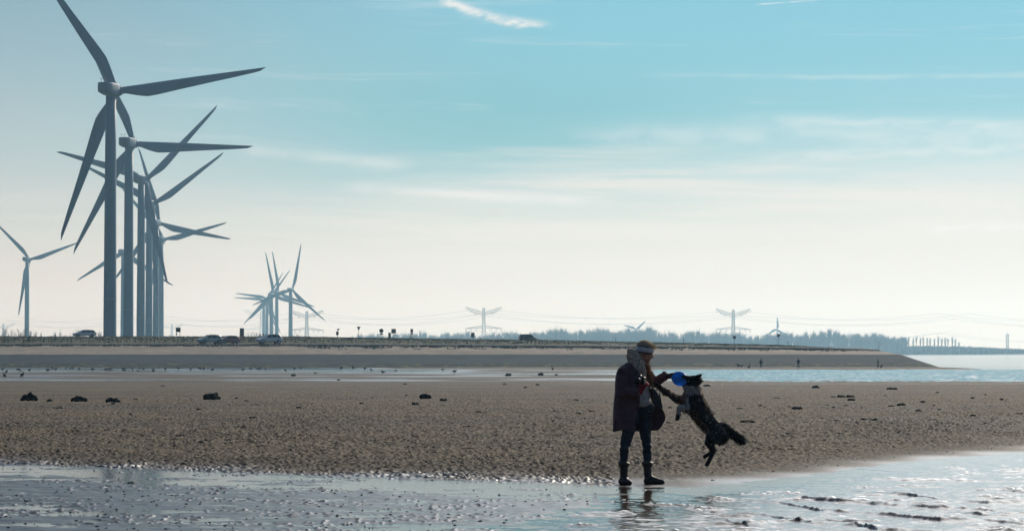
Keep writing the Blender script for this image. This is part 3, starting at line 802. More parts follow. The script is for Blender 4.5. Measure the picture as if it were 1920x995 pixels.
o = mb.build('far_scrub', M_SCRUB, smooth=False); props(o, kind='stuff')
M_SC2 = M_SCRUB
# thin poplar row, one by one
ordn = ['leftmost', 'second from the left', 'third from the left', 'fourth from the left', 'fifth from the left', 'sixth from the left', 'seventh from the left', 'eighth from the left', 'ninth from the left', 'tenth from the left', 'eleventh from the left', 'twelfth from the left', 'thirteenth from the left', 'fourteenth from the left', 'fifteenth from the left', 'rightmost']
N_ = 16
for i in range(N_):
    px = 1698 + i * 6.7 + rng.uniform(-1, 1); dd = 3850 + rng.uniform(-12, 12)
    top = (630 + rng.uniform(-2, 3)) + (9 if i == N_ - 1 else 3 if i == N_ - 2 else 0)
    b = at(px, 661, dd); root = empty('poplar_tree', (b.x, dd, .8), 0, 'bare poplar tree in the thin row on the far shore, ' + ordn[i], 'tree', 'bare poplars in a row on the far shore')
    H = at(px, top, dd).z - 1
    t_ = MB(); t_.tube([(0, 0, 0), (0, 0, H * .5), (0.2, 0, H * .92)], [.42, .32, .10], 6); t_.build('trunk', M_BARE, root)
    c_ = MB(); bare_tree_mb(c_, 0, 0, 0, H, 2.1, 20, rng, .42); c_.build('crown', M_BARE, root, smooth=False)
# bare shrubs and trees behind the dike crest, left
shr = [(10, 607, 40, 'bare shrub at the left edge behind the dike, beside a faint pylon'), (28, 610, 34, 'low bare shrub left of the solitary turbine'), (47, 608, 18, 'bare shrub growing close to the foot of the solitary turbine'),
       (62, 618, 18, 'tiny bare bush immediately right of the solitary turbine'), (106, 620, 20, 'low bare bush between the solitary turbine and the white estate car'), (120, 615, 22, 'bare bush two bushes left of the silver car on the crest'),
       (137, 610, 40, 'bare spreading tree just left of the silver car on the crest'), (186, 619, 24, 'round bush between the silver car and the tallest turbine'),
       (412, 625, 26, 'bare bush behind the two parked cars'), (440, 621, 34, 'rounded bare tree behind the tall information board'), (470, 618, 38, 'broad bare tree left of the distant turbine cluster'), (555, 624, 26, 'bare tree right of the distant turbine cluster'), (590, 626, 30, 'low bare trees clump below the pylon right of the cluster'), (612, 624, 26, 'bare bush right of the pylon next to the cluster')]
for px, top, wpx, lb in shr:
    dd = 1500 + rng.uniform(-80, 80); b = at(px, 661, dd); H = at(px, top, dd).z - 1.9
    root = empty('bare_bush', (b.x, dd, 1.9), 0, lb, 'bush', 'bare bushes behind the dike crest')
    W = wpx / F * dd / 2
    t_ = MB(); t_.tube([(0, 0, 0), (.1, 0, H * .35)], [.3, .18], 6); t_.build('trunk', M_BARE, root)
    c_ = MB()
    for k in range(7): bare_tree_mb(c_, rng.uniform(-W * .7, W * .7), rng.uniform(-W * .5, W * .5), 0, H * rng.uniform(.6, 1.0), W * .35, 12, rng, .11)
    c_.build('crown', M_BARE, root, smooth=False)

# hazy low woods left of centre
mb = MB(); px = 330.
while px < 640:
    dd = 4900 + rng.uniform(-60, 60); top = 641 + rng.uniform(-3, 3) - 3 * math.sin(px / 30.)
    b = at(px, 661, dd); H = at(px, top - 5, dd).z - 1
    bare_tree_mb(mb, b.x, dd, .8, H, 4.5, 12, rng, .6); px += 4.2
o = mb.build('far_wood_behind_turbines', M_BARE, smooth=False); props(o, kind='stuff'); o.name = 'distant_wood'

# ================================================================ DIKE FURNITURE
M_SIGN = material('sign_back', (.055, .065, .075), .6)
M_POST = material('post_metal', (.10, .11, .12), .6)
M_WOOD = material('fence_wood', (.10, .085, .065), .9, (.07, .06, .05), 3)
M_RED = material('red_paint', (.45, .04, .03), .5); M_WHITE = material('white_paint', (.75, .75, .74), .5)
def sign(name, px, py_base, d_, label, plates, posts=1, cat='sign', ph=None, group='traffic signs and boards along the dike road'):
    """plates: (kind, dx_px, py_centre, w_px, h_px)"""
    b = at(px, py_base, d_); s = d_ / F
    root = empty(name, (b.x, d_, b.z), 0, label, cat, group)
    top = max(py_base - (p[2] - p[4] / 2) for p in plates) * s
    for k in range(posts):
        x = 0 if posts == 1 else (-1 if k == 0 else 1) * plates[0][3] * s * .36
        m_ = MB(); m_.tube([(x, .03, -.25), (x, .03, top * .97)], .045, 8); m_.build('post', M_POST, root)
    for kind, dx, pc, wp, hp in plates:
        c = (dx * s, 0, (py_base - pc) * s); w_, h_ = wp * s, hp * s; m_ = MB()
        if kind == 'square': m_.box(c, (w_, .04, h_)); nm = 'panel'
        elif kind == 'board':
            m_.box(c, (w_, .10, h_)); m_.box((c[0], 0, c[2] + h_ / 2 + .03), (w_ * 1.04, .16, .06)); nm = 'panel'
        elif kind == 'round':
            m_.loft([[(c[0] + w_ / 2 * math.cos(2 * PI * j / 20), y, c[2] + h_ / 2 * math.sin(2 * PI * j / 20)) for j in range(20)] for y in (-.025, .025)]); nm = 'disc'
        elif kind == 'tri':
            m_.loft([[(c[0] + w_ / 2 * a, y, c[2] + h_ / 2 * e) for a, e in ((-1, 1), (-.9, 1.0), (.9, 1), (1, 1), (1, .85), (.12, -1), (-.12, -1), (-1, .85))] for y in (-.025, .025)]); nm = 'triangle'
        elif kind == 'diamond':
            m_.loft([[(c[0] + w_ / 2 * math.cos(PI / 2 * j), y, c[2] + h_ / 2 * math.sin(PI / 2 * j)) for j in range(4)] for y in (-.025, .025)]); nm = 'diamond_plate'
        m_.build(nm, M_SIGN, root, smooth=False)
    return root
DS = 545
sign('road_sign', 334, 636, DS, 'square board on two posts with a small diamond below, right of the turbine row', [('square', 0, 618, 9, 8.5), ('diamond', -3, 626, 4, 4.5)], 2)
sign('information_board', 453.5, 637, DS, 'tall dark information board left of the silver off-roader', [('board', 0, 623, 8, 15)], 2)
sign('round_sign', 632.5, 637, DS, 'dark round sign with a triangle plate above it, left of the lone yield sign', [('round', 0, 624.5, 5.5, 8), ('tri', 2, 617.8, 4.6, 4)], 1)
sign('yield_sign', 672.5, 637, DS, 'lone inverted triangle sign on a thin pole', [('tri', 0, 615.5, 6.6, 7)], 1)
sign('round_sign', 715, 637, DS, 'round sign with two small plates underneath, left of the dark cabinet', [('round', 0, 619.8, 8, 8), ('square', 0, 625.8, 6.6, 2.6)], 1)
sign('square_sign', 738, 637, DS, 'square sign standing just right of the dark cabinet', [('square', 0, 620.5, 8.5, 8.5), ('round', 2.5, 628, 3, 3)], 1)
sign('round_sign', 772, 637, DS, 'narrow round sign with two plates underneath, right of the square sign', [('round', 0, 620, 5.4, 8), ('square', 0, 626.2, 4.6, 3), ('square', -1, 632, 6.5, 1.6)], 2)
sign('square_sign', 886.5, 637.5, DS + 5, 'small tilted square sign near the middle, left of the dark van', [('square', 0, 627.6, 6.6, 8.8)], 1)
sign('road_post', 901, 638, DS + 5, 'short post with a small square cap between the sign and the dark van', [('square', 0, 634.5, 2.4, 2.8)], 1, 'post')
sign('round_sign', 1377, 642, DS, 'dark round sign on a pole in front of the right pylon', [('round', 0, 632.3, 6.4, 6.4)], 1)
sign('round_sign', 1459.5, 645, DS, 'dark round sign on a pole in front of the tiny far turbine', [('round', 0, 628.3, 6, 6)], 1)
sign('road_post', 1008, 639, DS, 'short plain marker post right of the dark van', [('square', 0, 635.4, 1.3, 4.0)], 1, 'post')
sign('road_post', 1154, 640, DS, 'short marker post on the crest left of the woman', [('square', 0, 636, 1.1, 5)], 1, 'post')
sign('road_post', 1282, 642, DS, 'short marker post on the crest between woman and right pylon', [('square', 0, 637.5, 1.4, 4.6)], 1, 'post')
sign('road_post', 1478, 646, DS, 'slim marker post right of the far round sign', [('square', 0, 641.6, 1.1, 5)], 1, 'post')
sign('road_post', 318, 635, DS, 'short marker post left of the square board', [('square', 0, 630, 1.2, 4)], 1, 'post')
sign('road_post', 77, 633, DS, 'marker post on the crest right of the solitary turbine', [('square', 0, 627, 1.6, 6)], 1, 'post')
sign('road_post', 840, 638, DS, 'short marker post left of the small square sign near the middle', [('square', 0, 634.5, 1.2, 4.4)], 1, 'post')
sign('navigation_pole', 1648, 659, 526, 'tall bare pole at the end of the dike berm', [('square', 0, 645.5, 1.0, 9)], 1, 'pole', group=None)
# cabinet with a rail
b = at(730.5, 637, DS); s = DS / F
cb = empty('switch_cabinet', (b.x, DS, b.z), 0, 'upright dark cabinet between the round sign and the square sign', 'cabinet')
m_ = MB(); m_.box((0, 0, 6.6 * s), (4.8 * s, .5, 13.2 * s)); m_.build('housing', M_SIGN, cb, smooth=False, bevel=.03)
m_ = MB(); m_.box((0, 0, 13.6 * s), (5.3 * s, .6, .5 * s)); m_.build('lid', M_POST, cb, smooth=False)
b = at(723.5, 637, DS - 1)
rl = empty('hand_rail', (b.x, DS - 1, b.z), 0, 'small metal railing left of the dark cabinet', 'railing')
for z in (3.2, 6.2):
    m_ = MB(); m_.tube([(-4 * s, 0, z * s), (3.6 * s, 0, z * s)], .05, 8); m_.build('rail', M_WHITE, rl)
for x in (-3.6, 0, 3.4):
    m_ = MB(); m_.tube([(x * s, 0, -.2), (x * s, 0, 6.4 * s)], .05, 8); m_.build('post', M_WHITE, rl)
# red and white barriers behind the silver off-roader
for k, px in enumerate((487.5, 493.5)):
    b = at(px, 636, DS); bb = empty('striped_barrier', (b.x, DS, b.z), 0, ['left', 'right'][k] + ' one of two red and white striped marker boards behind the silver off-roader', 'barrier', 'striped marker boards')
    for j in range(4):
        m_ = MB(); m_.box((0, 0, .2 + j * .24), (.34, .04, .238)); m_.build('stripe', M_RED if j % 2 else M_WHITE, bb, smooth=False)
    m_ = MB(); m_.tube([(0, .04, -.2), (0, .04, .2)], .03, 6); m_.build('post', M_POST, bb)

# fences
def fence(px0, px1, t, step, label, hgt=1.05):
    x0 = at(px0, 640, 500 + t).x; x1 = at(px1, 640, 500 + t).x; n = int((x1 - x0) / step)
    zf = lambda x: float(dike_z(np.array([x]), np.array([t]))[0])
    root = empty('wire_fence', (x0, 500 + t, 0), 0, label, 'fence'); pm = MB(); pm.tube([(0, 0, -.2), (0, 0, hgt)], .065, 6); me = pm.mesh('post')
    for i in range(n + 1):
        x = x0 + i * step + rng.uniform(-.2, .2); o = obj('post', me, M_WOOD, root, (x - x0, 0, zf(x))); o.scale = (1, 1, rng.uniform(.85, 1.12)); o.rotation_euler = (0, rng.uniform(-.05, .05), 0)
    for z in (.45, .75, 1.0):
        m_ = MB(); m_.tube([(i * step, 0, zf(x0 + i * step) + z) for i in range(n + 1)], .008, 4); m_.build('wire', M_POST, root)
fence(-60, 640, 32.5, 1.75, 'long low post and wire fence along the grass verge on the left half', 1.0)
fence(800, 1100, 33.0, 1.9, 'post and wire fence on the grass verge right of the road signs', .85)

# tufts of dune grass at the top of the sand bank
M_TUFT = material('dune_grass', (.09, .09, .055), .95, (.055, .06, .045), .8)
mb = MB()
for i in range(900):
    px = rng.uniform(-100, 1600); t = 24.2 - abs(rng.gauss(0, 2.2)) * (1 if px > 560 else .45)
    if px < 560 and rng.random() < .45: continue
    x = (px - 960) / F * (500 + t); z = float(dike_z(np.array([x]), np.array([t]))[0]); n = rng.randint(3, 9)
    for k in range(n):
        ox, oy = rng.gauss(0, .5), rng.gauss(0, .25); a = rng.uniform(-.5, .5); h_ = rng.uniform(.12, .42)
        mb.add([(x + ox - .09, 500 + t + oy, z - .03), (x + ox + .09, 500 + t + oy, z - .03), (x + ox + .02, 500 + t + oy + .09, z - .03), (x + ox + a * .4, 500 + t + oy, z + h_)], [(0, 1, 3), (1, 2, 3), (2, 0, 3)])
o = mb.build('dune_grass', M_TUFT, smooth=False); props(o, kind='stuff')
# blades of grass along the crest line
mb = MB()
for i in range(7000):
    px = rng.uniform(-100, 1560); t = 31.3 + rng.random() ** .6 * 9.2; x = (px - 960) / F * (500 + t); z = float(dike_z(np.array([x]), np.array([t]))[0]); h_ = rng.uniform(.04, .16)
    mb.add([(x - .16, 500 + t, z - .03), (x + .16, 500 + t, z - .03), (x, 500 + t + .12, z - .03), (x + rng.uniform(-.15, .15), 500 + t, z + h_)], [(0, 1, 3), (1, 2, 3), (2, 0, 3)])
o = mb.build('verge_tufts', material('verge_tuft', (.062, .068, .032), .95, (.10, .095, .055), .9), smooth=False); props(o, kind='stuff')

# ================================================================ CARS
M_GLASS = material('car_glass', (.02, .025, .03), .08, spec=.8); M_TYRE = material('tyre', (.015, .015, .016), .85); M_RIM = material('rim', (.35, .36, .38), .35, metal=.8)
M_LAMP = material('lamp_glass', (.6, .62, .64), .15); M_RLAMP = material('rear_lamp', (.3, .02, .015), .25); M_TRIM = material('black_trim', (.02, .02, .022), .6)
def car(kind, px, py, d_, yaw, paint, label, name='parked_car', scale=1.06, cat='car'):
    """local +x = forwards"""
    b = at(px, py, d_)
    if d_ < 532: b.z = float(dike_z(np.array([b.x]), np.array([d_ - 500.]))[0])
    root = empty(name, (b.x, d_, b.z), R(yaw), label, cat, 'cars on and beside the dike road'); root.scale = (scale,) * 3
    if kind == 'suv':   prof = [(-2.15, .35, .62), (-2.2, .62, 1.02), (2.0, .42, .80), 0]; L, W, H = 4.45, .92, 1.66; roof = [(-1.95, 1.0), (-1.75, 1.30), (-1.45, 1.60), (-.2, 1.66), (.35, 1.60), (1.15, 1.04)]
    elif kind == 'van': L, W, H = 4.4, .92, 1.85; roof = [(-2.12, 1.0), (-2.08, 1.45), (-1.95, 1.80), (.2, 1.86), (.7, 1.75), (1.35, 1.08)]
    elif kind == 'estate': L, W, H = 4.6, .89, 1.47; roof = [(-2.15, .93), (-1.95, 1.22), (-1.6, 1.42), (-.2, 1.48), (.4, 1.42), (1.25, .95)]
    else: L, W, H = 4.0, .86, 1.5; roof = [(-1.85, .95), (-1.7, 1.2), (-1.35, 1.45), (-.1, 1.52), (.4, 1.45), (1.2, .98)]
    zb0 = .30 if kind in ('suv', 'van') else .22
    belt = roof[0][1]; hood = roof[-1][1]; f = L / 2
    up = [(-f + .05, zb0 + .18), (-f, .60), (-f + .06, belt), (roof[0][0], belt + .02), (roof[-1][0], hood), (f * .72, hood - .06), (f - .12, hood - .22), (f, .62), (f - .03, zb0 + .12)]
    # body shell: stations along x with a rounded-box section
    m_ = MB(); rings = []
    xs_ = np.linspace(-f, f, 30)
    tx = [p[0] for p in up[1:8]]; tz = [p[1] for p in up[1:8]]
    for x in xs_:
        e = min(1, ((f - abs(x)) / .35 + .001)) ** .45
        zt = np.interp(x, tx, tz); zbm = zb0 + (.16 * (1 - e)); w_ = W * (.80 + .20 * e)
        zc = (zt + zbm) / 2
        rings.append([(x, -w_ * .93, zbm), (x, -w_, zbm + .15), (x, -w_, zc + .08), (x, -w_ * .95, zt - .04), (x, -w_ * .84, zt), (x, w_ * .84, zt), (x, w_ * .95, zt - .04), (x, w_, zc + .08), (x, w_, zbm + .15), (x, w_ * .93, zbm)])
    m_.loft(rings)
    # roof and pillars
    rx = [p[0] for p in roof]; rz = [p[1] for p in roof]
    rr_ = []
    for x in np.linspace(roof[1][0], roof[-2][0], 12):
        z = np.interp(x, rx, rz); rr_.append([(x, -W * .72, z - .07), (x, -W * .66, z), (x, W * .66, z), (x, W * .72, z - .07)])
    m_.loft(rr_)
    for s_ in (-1, 1):
        for a, c in ((roof[0], roof[1]), (roof[-2], roof[-1])):
            m_.bar((a[0], s_ * W * (.84 if a in (roof[0],) else .70), a[1] - .02), (c[0], s_ * W * (.70 if a in (roof[0],) else .84), c[1] - .02), .09)
        for x in (-.15, -1.15): m_.bar((x, s_ * W * .86, belt - .02), (x, s_ * W * .70, np.interp(x, rx, rz) - .04), .08)
    m_.build('body', paint, root, smooth=False, bevel=.03)
    # glazing
    g_ = MB(); gi = .86
    for s_ in (-1, 1):
        g_ = MB(); x0, x1 = roof[0][0] + .15, roof[-1][0] - .12
        xs2 = np.linspace(x0, x1, 10)
        g_.loft([[(x, s_ * W * .835, belt), (x, s_ * W * .69, max(belt + .02, np.interp(x, rx, rz) - .06)), (x, s_ * W * .67, max(belt + .02, np.interp(x, rx, rz) - .06)), (x, s_ * W * .81, belt)] for x in xs2]); g_.build('side_window', M_GLASS, root, smooth=False)
    for nm, a, c in (('windscreen', roof[-1], roof[-2]), ('rear_window', roof[0], roof[1])):
        g_ = MB(); o_ = .015 if nm == 'windscreen' else -.015
        g_.add([(a[0] + o_, -W * .80, a[1]), (a[0] + o_, W * .80, a[1]), (c[0] + o_, W * .66, c[1] - .03), (c[0] + o_, -W * .66, c[1] - .03), (a[0] - o_ * 2, -W * .8, a[1]), (a[0] - o_ * 2, W * .8, a[1]), (c[0] - o_ * 2, W * .66, c[1] - .03), (c[0] - o_ * 2, -W * .66, c[1] - .03)],
               [(0, 1, 2, 3), (7, 6, 5, 4), (0, 4, 5, 1), (1, 5, 6, 2), (2, 6, 7, 3), (3, 7, 4, 0)]); g_.build(nm, M_GLASS, root, smooth=False)
    rw = .36 if kind in ('suv', 'van') else .32
    for x in (-f * .60, f * .62):
        for s_ in (-1, 1):
            t_ = MB(); t_.loft([[(x + r_ * math.cos(2 * PI * j / 20), y, rw + r_ * math.sin(2 * PI * j / 20)) for j in range(20)] for y, r_ in ((s_ * (W - .20), rw * .9), (s_ * (W - .16), rw), (s_ * (W + .0), rw), (s_ * (W + .02), rw * .9))]); w_o = t_.build('wheel', M_TYRE, root)
            t_ = MB(); t_.loft([[(x + r_ * math.cos(2 * PI * j / 16), y, rw + r_ * math.sin(2 * PI * j / 16)) for j in range(16)] for y, r_ in ((s_ * (W - .02), rw * .6), (s_ * (W + .03), rw * .58))]); t_.build('rim', M_RIM, w_o)
    for s_ in (-1, 1):
        t_ = MB(); t_.ball((f - .14, s_ * W * .72, hood - .28), (.16, .19, .09), 10); t_.build('headlight', M_LAMP, root)
        t_ = MB(); t_.box((-f + .04, s_ * W * .78, belt - .16), (.08, .20, .24)); t_.build('tail_light', M_RLAMP, root, bevel=.02)
        t_ = MB(); t_.ball((roof[-1][0] - .15, s_ * (W + .06), belt + .08), (.09, .12, .08), 8); t_.build('wing_mirror', paint, root)
    t_ = MB(); t_.box((f - .01, 0, .52), (.05, W * 1.1, .20)); t_.build('grille', M_TRIM, root, smooth=False, bevel=.01)
    t_ = MB(); t_.box((f + .02, 0, .40), (.02, .5, .11)); t_.build('number_plate', material('plate', (.55, .45, .05), .5), root, smooth=False)
    return root
P_SIL = material('silver_paint', (.62, .66, .68), .28, metal=.5, coat=.6); P_RED = material('dark_red_paint', (.26, .04, .045), .3, coat=.8)
P_GRN = material('pale_green_grey_paint', (.36, .44, .44), .3, metal=.4, coat=.6); P_DRK = material('dark_green_paint', (.015, .03, .03), .3, coat=.8)
P_WHI = material('white_car_paint', (.68, .70, .72), .3, coat=.6)
car('suv', 505.5, 646.2, 528, 180 + 24, P_SIL, 'silver off-roader parked on the dike road facing left, rightmost of the three parked cars', scale=1.1)
car('suv', 393.5, 646.5, 528.5, 180 + 26, P_GRN, 'grey-green off-roader facing left, leftmost of the three parked cars on the dike road', scale=1.03)
car('hatch', 429.5, 646, 529.5, 180 + 30, P_RED, 'dark red hatchback parked right behind the grey-green off-roader', scale=1.0)
car('estate', 158.5, 631.5, 543, 180 + 22, P_WHI, 'silver-white car on the crest left of the tallest turbine', scale=.95)
car('van', 989.5, 640, 549, 14, P_DRK, 'dark van on the dike crest near the middle, facing right', scale=.78, cat='van')
# ================================================================ THE WOMAN
WD = 32.9
ORG = Vector((at(1200, 908, WD).x, WD, 0.0))
SC = 162.1
def q(px, py, y=0.0):
    """figure-local point (metres) from photo pixels"""
    return Vector(((px - 1200) / SC, y, (908 - py) / SC))
M_SKIN = material('skin', (.52, .27, .20), .6, (.46, .22, .16), 25)
M_COAT = material('plum_wool_coat', (.085, .040, .052), .9, (.11, .056, .068), 14, bump=.004, bscale=60, sheen=.12)
M_TROU = material('navy_denim', (.010, .017, .034), .8, (.018, .028, .052), 20, bump=.002, bscale=90)
M_BOOT = material('black_boot', (.012, .011, .012), .55, (.022, .02, .02), 12, bump=.002, bscale=40)
M_SCARF = material('knitted_scarf', (.68, .54, .42), .95, (.42, .32, .24), 42, bump=.012, bscale=55, detail=2, lo=.42, hi=.58, sheen=.3)
M_FRINGE = material('scarf_fringe', (.42, .26, .15), .9, (.22, .13, .08), 30, transl=.4)
M_HAIR = material('blond_hair', (.70, .60, .44), .6, (.46, .38, .26), 40, stretch=(1, 1, 1), transl=.45)
M_BAND = material('grey_headband', (.80, .80, .84), .9, (.68, .68, .73), 60, bump=.003, bscale=120)
M_BAND2 = material('headband_edge', (.03, .03, .035), .8)
M_SWEAT = material('fluffy_sweater', (.70, .66, .62), .95, (.46, .43, .41), 26, bump=.016, bscale=38, sheen=.1)
M_GLOVE = material('red_glove', (.34, .018, .028), .8, (.22, .012, .018), 30, bump=.002, bscale=90)
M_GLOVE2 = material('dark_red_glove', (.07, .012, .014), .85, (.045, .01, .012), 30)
M_BLACK = material('black_plastic', (.012, .012, .013), .4)
M_BAG = material('black_leather', (.012, .012, .015), .5, (.018, .018, .02), 12, bump=.002, bscale=30)
M_EYE = material('eye', (.04, .03, .025), .1)

hips = Vector((.03, 0, .90))
rh, rk, ra = q(1185, 775, -.07), q(1170, 836, -.09), q(1169.5, 890, -.05)
lh, lk, la = q(1208, 775, .06), q(1213, 832, .03), q(1215.5, 888, .03)
sR, eR, wR = q(1169, 693, -.11), q(1163, 733, -.15), q(1192, 731, -.27)
sL, eL, wL = q(1208, 690, .11), q(1229, 713, .12), q(1251, 701, .06)
headc = q(1209.5, 655.5, -.02)
HT = Matrix.Rotation(R(17), 3, 'Y')        # head bowed towards +x
def H(x, y, z): return headc + HT @ Vector((x, y, z))
# continuous body
b = MB()
b.ball(H(-.012, 0, .025), (.092, .076, .092), 20, HT); b.ball(H(.022, 0, -.035), (.070, .062, .080), 18, HT)
b.caps(H(.045, 0, -.075), H(.066, 0, -.098), .036, .026); b.ball(H(.070, 0, .012), (.024, .050, .024), 12, HT)      # jaw, chin, brow
b.caps(H(.082, 0, .0), H(.104, 0, -.032), .009, .014, 8)                                                        # nose
b.ball(H(.079, 0, -.060), (.015, .024, .007), 10, HT); b.ball(H(.078, 0, -.071), (.014, .021, .007), 10, HT)     # lips
for s in (-1, 1): b.ball(H(.060, s * .038, -.032), (.024, .020, .020), 10, HT); b.ball(H(-.012, s * .075, -.012), (.016, .010, .030), 10, HT)
b.caps(H(-.02, 0, -.06), q(1190, 684, -.01), .055, .062)
b.ball(q(1189, 700, 0), (.14, .10, .10), 18); b.ball(q(1190, 722, 0), (.11, .09, .15), 18); b.ball(q(1199, 752, .01), (.09, .08, .13), 18); b.ball(hips, (.12, .11, .09), 18)
b.caps(sR, eR, .055, .042); b.caps(eR, wR, .042, .027); b.caps(sL, eL, .052, .040); b.caps(eL, wL, .040, .026)
for a_, k_, n_ in ((rh, rk, ra), (lh, lk, la)): b.caps(a_, k_, .074, .046); b.caps(k_, n_, .046, .030)
b.ball(ra + Vector((.0, -.015, -.04)), (.03, .045, .025), 12); b.ball(la + Vector((.03, -.01, -.04)), (.05, .03, .025), 12)
def hand(mb, wrist, d, nrm, curl=.5, spread=.16, L=.175, th_side=1, fingers=(1., 1., 1., 1.)):
    """palm, four unequal bent fingers and a thumb leaving the side of the palm"""
    d = Vector(d).normalized(); nrm = Vector(nrm); nrm = (nrm - d * nrm.dot(d)).normalized(); side = d.cross(nrm) * th_side
    pl = L * .50
    mb.caps(wrist, wrist + d * .03, .026, .028)
    for k in (-1.1, -.35, .35, 1.1): mb.caps(wrist + d * .02 + side * k * .014, wrist + d * pl + side * k * .019, .015, .0125, 8)
    for k, (off, ln) in enumerate(((1.15, .90), (.38, 1.0), (-.38, .94), (-1.15, .74))):
        p = wrist + d * pl + side * off * .0195; f = ln * L * .5; a = 0; v = d + side * off * spread * .5
        v.normalize(); rad = .0105
        for seg, fr in enumerate((.45, .31, .24)):
            a += curl * fingers[k] * (.8, 1.1, .7)[seg]
            dv = (v * math.cos(a) + nrm * math.sin(a)).normalized(); p2 = p + dv * f * fr; mb.caps(p, p2, rad, rad * .9, 8); p = p2; rad *= .9
    p = wrist + d * pl * .35 + side * .028; v = (d * .65 + side * .75 + nrm * .35 * curl).normalized(); p2 = p + v * L * .20; mb.caps(p, p2, .015, .012, 8)
    p3 = p2 + (v * .6 + d * .5 + nrm * curl * .8).normalized() * L * .17; mb.caps(p2, p3, .012, .0095, 8)
hRw = q(1198.5, 729, -.28); hLw = q(1252.5, 701, .05)
hR_args = (hRw, (.45, -.25, .80), (.6, .55, .1)); hL_args = (hLw, (.97, -.10, -.02), (-.05, -.55, -.8))
hand(b, *hR_args, curl=.75, L=.16); hand(b, *hL_args, curl=.35, L=.16, th_side=-1)
body_me = remeshed(b, .0075, 2, 'person')
woman = obj('person', body_me, M_SKIN, loc=ORG)
props(woman, 'woman in plum coat, scarf and boots holding a blue disc out to the dog', 'person')
def part(name, mb_or_me, mat, parent=None, **kw):
    me = mb_or_me if isinstance(mb_or_me, bpy.types.Mesh) else mb_or_me.mesh(name)
    return obj(name, me, mat, parent or woman, **kw)
for s in (-1, 1):
    e_ = MB(); e_.ball(H(.080, s * .030, .0), (.009, .013, .009), 8, HT); part('eye', e_, M_EYE)
# gloves over the hands
g_ = MB(); g_.caps(wR.lerp(hRw, .5), hRw, .033, .031); hand(g_, *hR_args, curl=.75, L=.17)
me = remeshed(g_, .005, 1, 'glove'); c_ = mverts(me); nn = np.empty(len(me.vertices) * 3); me.vertices.foreach_get('normal', nn); me.vertices.foreach_set('co', (c_ + nn.reshape(-1, 3) * .0035).reshape(-1))
go = part('glove', me, M_GLOVE); go['label'] = 'bright red knitted glove'
g_ = MB(); g_.caps(wL, hLw, .033, .031); hand(g_, *hL_args, curl=.35, L=.17, th_side=-1)
me = remeshed(g_, .005, 1, 'glove'); c_ = mverts(me); nn = np.empty(len(me.vertices) * 3); me.vertices.foreach_get('normal', nn); me.vertices.foreach_set('co', (c_ + nn.reshape(-1, 3) * .0035).reshape(-1))
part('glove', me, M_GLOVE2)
# trousers
t_ = MB(); t_.ball(hips + Vector((0, 0, .02)), (.148, .135, .12), 20); t_.ball(q(1203, 760, 0), (.135, .115, .10), 18)
t_.caps(rh, rk, .088, .056); t_.caps(rk, ra + Vector((0, 0, .10)), .056, .042); t_.caps(lh + Vector((-.005, 0, 0)), lk, .088, .055); t_.caps(lk, la + Vector((0, 0, .10)), .055, .041)
t_.ball(rk + Vector((.012, -.03, .0)), (.045, .04, .05), 10); t_.ball(lk + Vector((.030, 0, .0)), (.035, .045, .05), 10)
me = remeshed(t_, .009, 2, 'trousers'); c_ = mverts(me)
cr = pn(c_[:, 2] / .05 + c_[:, 0] * 4, c_[:, 1] / .09, 61) * .006 * (1 + 1.2 * (np.abs(c_[:, 2] - .46) < .08)); nn = np.empty(len(me.vertices) * 3); me.vertices.foreach_get('normal', nn)
me.vertices.foreach_set('co', (c_ + nn.reshape(-1, 3) * cr[:, None]).reshape(-1)); part('trousers', me, M_TROU)
# boots
def boot(an, kn, toe, heel, label=None):
    m_ = MB(); top = an.lerp(kn, .52); top.z = .285
    m_.caps(Vector((an.x, an.y, .085)), top, .044, .052, 14)
    m_.ball(heel + Vector((0, 0, .045)), (.045, .045, .045), 12)
    mid = heel.lerp(toe, .55); m_.caps(heel + Vector((0, 0, .05)), mid + Vector((0, 0, .048)), .045, .044, 14); m_.caps(mid + Vector((0, 0, .048)), toe + Vector((0, 0, .038)), .044, .034, 14); m_.caps(Vector((an.x, an.y, .11)), mid + Vector((0, 0, .052)), .046, .040, 14)
    me = remeshed(m_, .008, 2, 'boot'); c_ = mverts(me); c_[:, 2] = np.maximum(c_[:, 2], .014 + 0 * c_[:, 2]) ; 
    nn = np.empty(len(me.vertices) * 3); me.vertices.foreach_get('normal', nn); cr = pn(c_[:, 2] / .03, c_[:, 0] / .06 + c_[:, 1] * 8, 62) * .004 * (c_[:, 2] > .07)
    me.vertices.foreach_set('co', (c_ + nn.reshape(-1, 3) * cr[:, None]).reshape(-1)); bo = part('boot', me, M_BOOT)
    c2 = MB(); r_ = .060
    c2.loft([[(top.x + (r_ + k) * math.cos(2 * PI * j / 20), top.y + (r_ + k) * math.sin(2 * PI * j / 20), top.z + z + .006 * math.sin(j * 1.3)) for j in range(20)] for z, k in ((-.045, -.006), (-.035, .004), (-.005, .006), (.008, .0), (.0, -.012))], caps=False); part('cuff', c2, M_BOOT, bo)
    s_ = MB(); dv = (toe - heel).normalized(); sv_ = Vector((-dv.y, dv.x, 0)); ring = []
    for t in np.linspace(0, 2 * PI, 24, endpoint=False):
        a = math.cos(t); w_ = .042 * (1 - .12 * a) if a > 0 else .040
        ring.append(heel.lerp(toe, .5) + dv * a * ((toe - heel).length / 2 + .042) + sv_ * math.sin(t) * w_)
    s_.loft([[(p.x, p.y, z) for p in ring] for z in (.0, .022)]); part('sole', s_, M_BLACK, bo, smooth=False)
boot(ra, rk, q(1179, 905, -.15), q(1166, 905, -.02)); bt = q(1241, 905, -.02); boot(la, lk, bt, q(1214, 905, .04))
for o_ in woman.children:
    pass
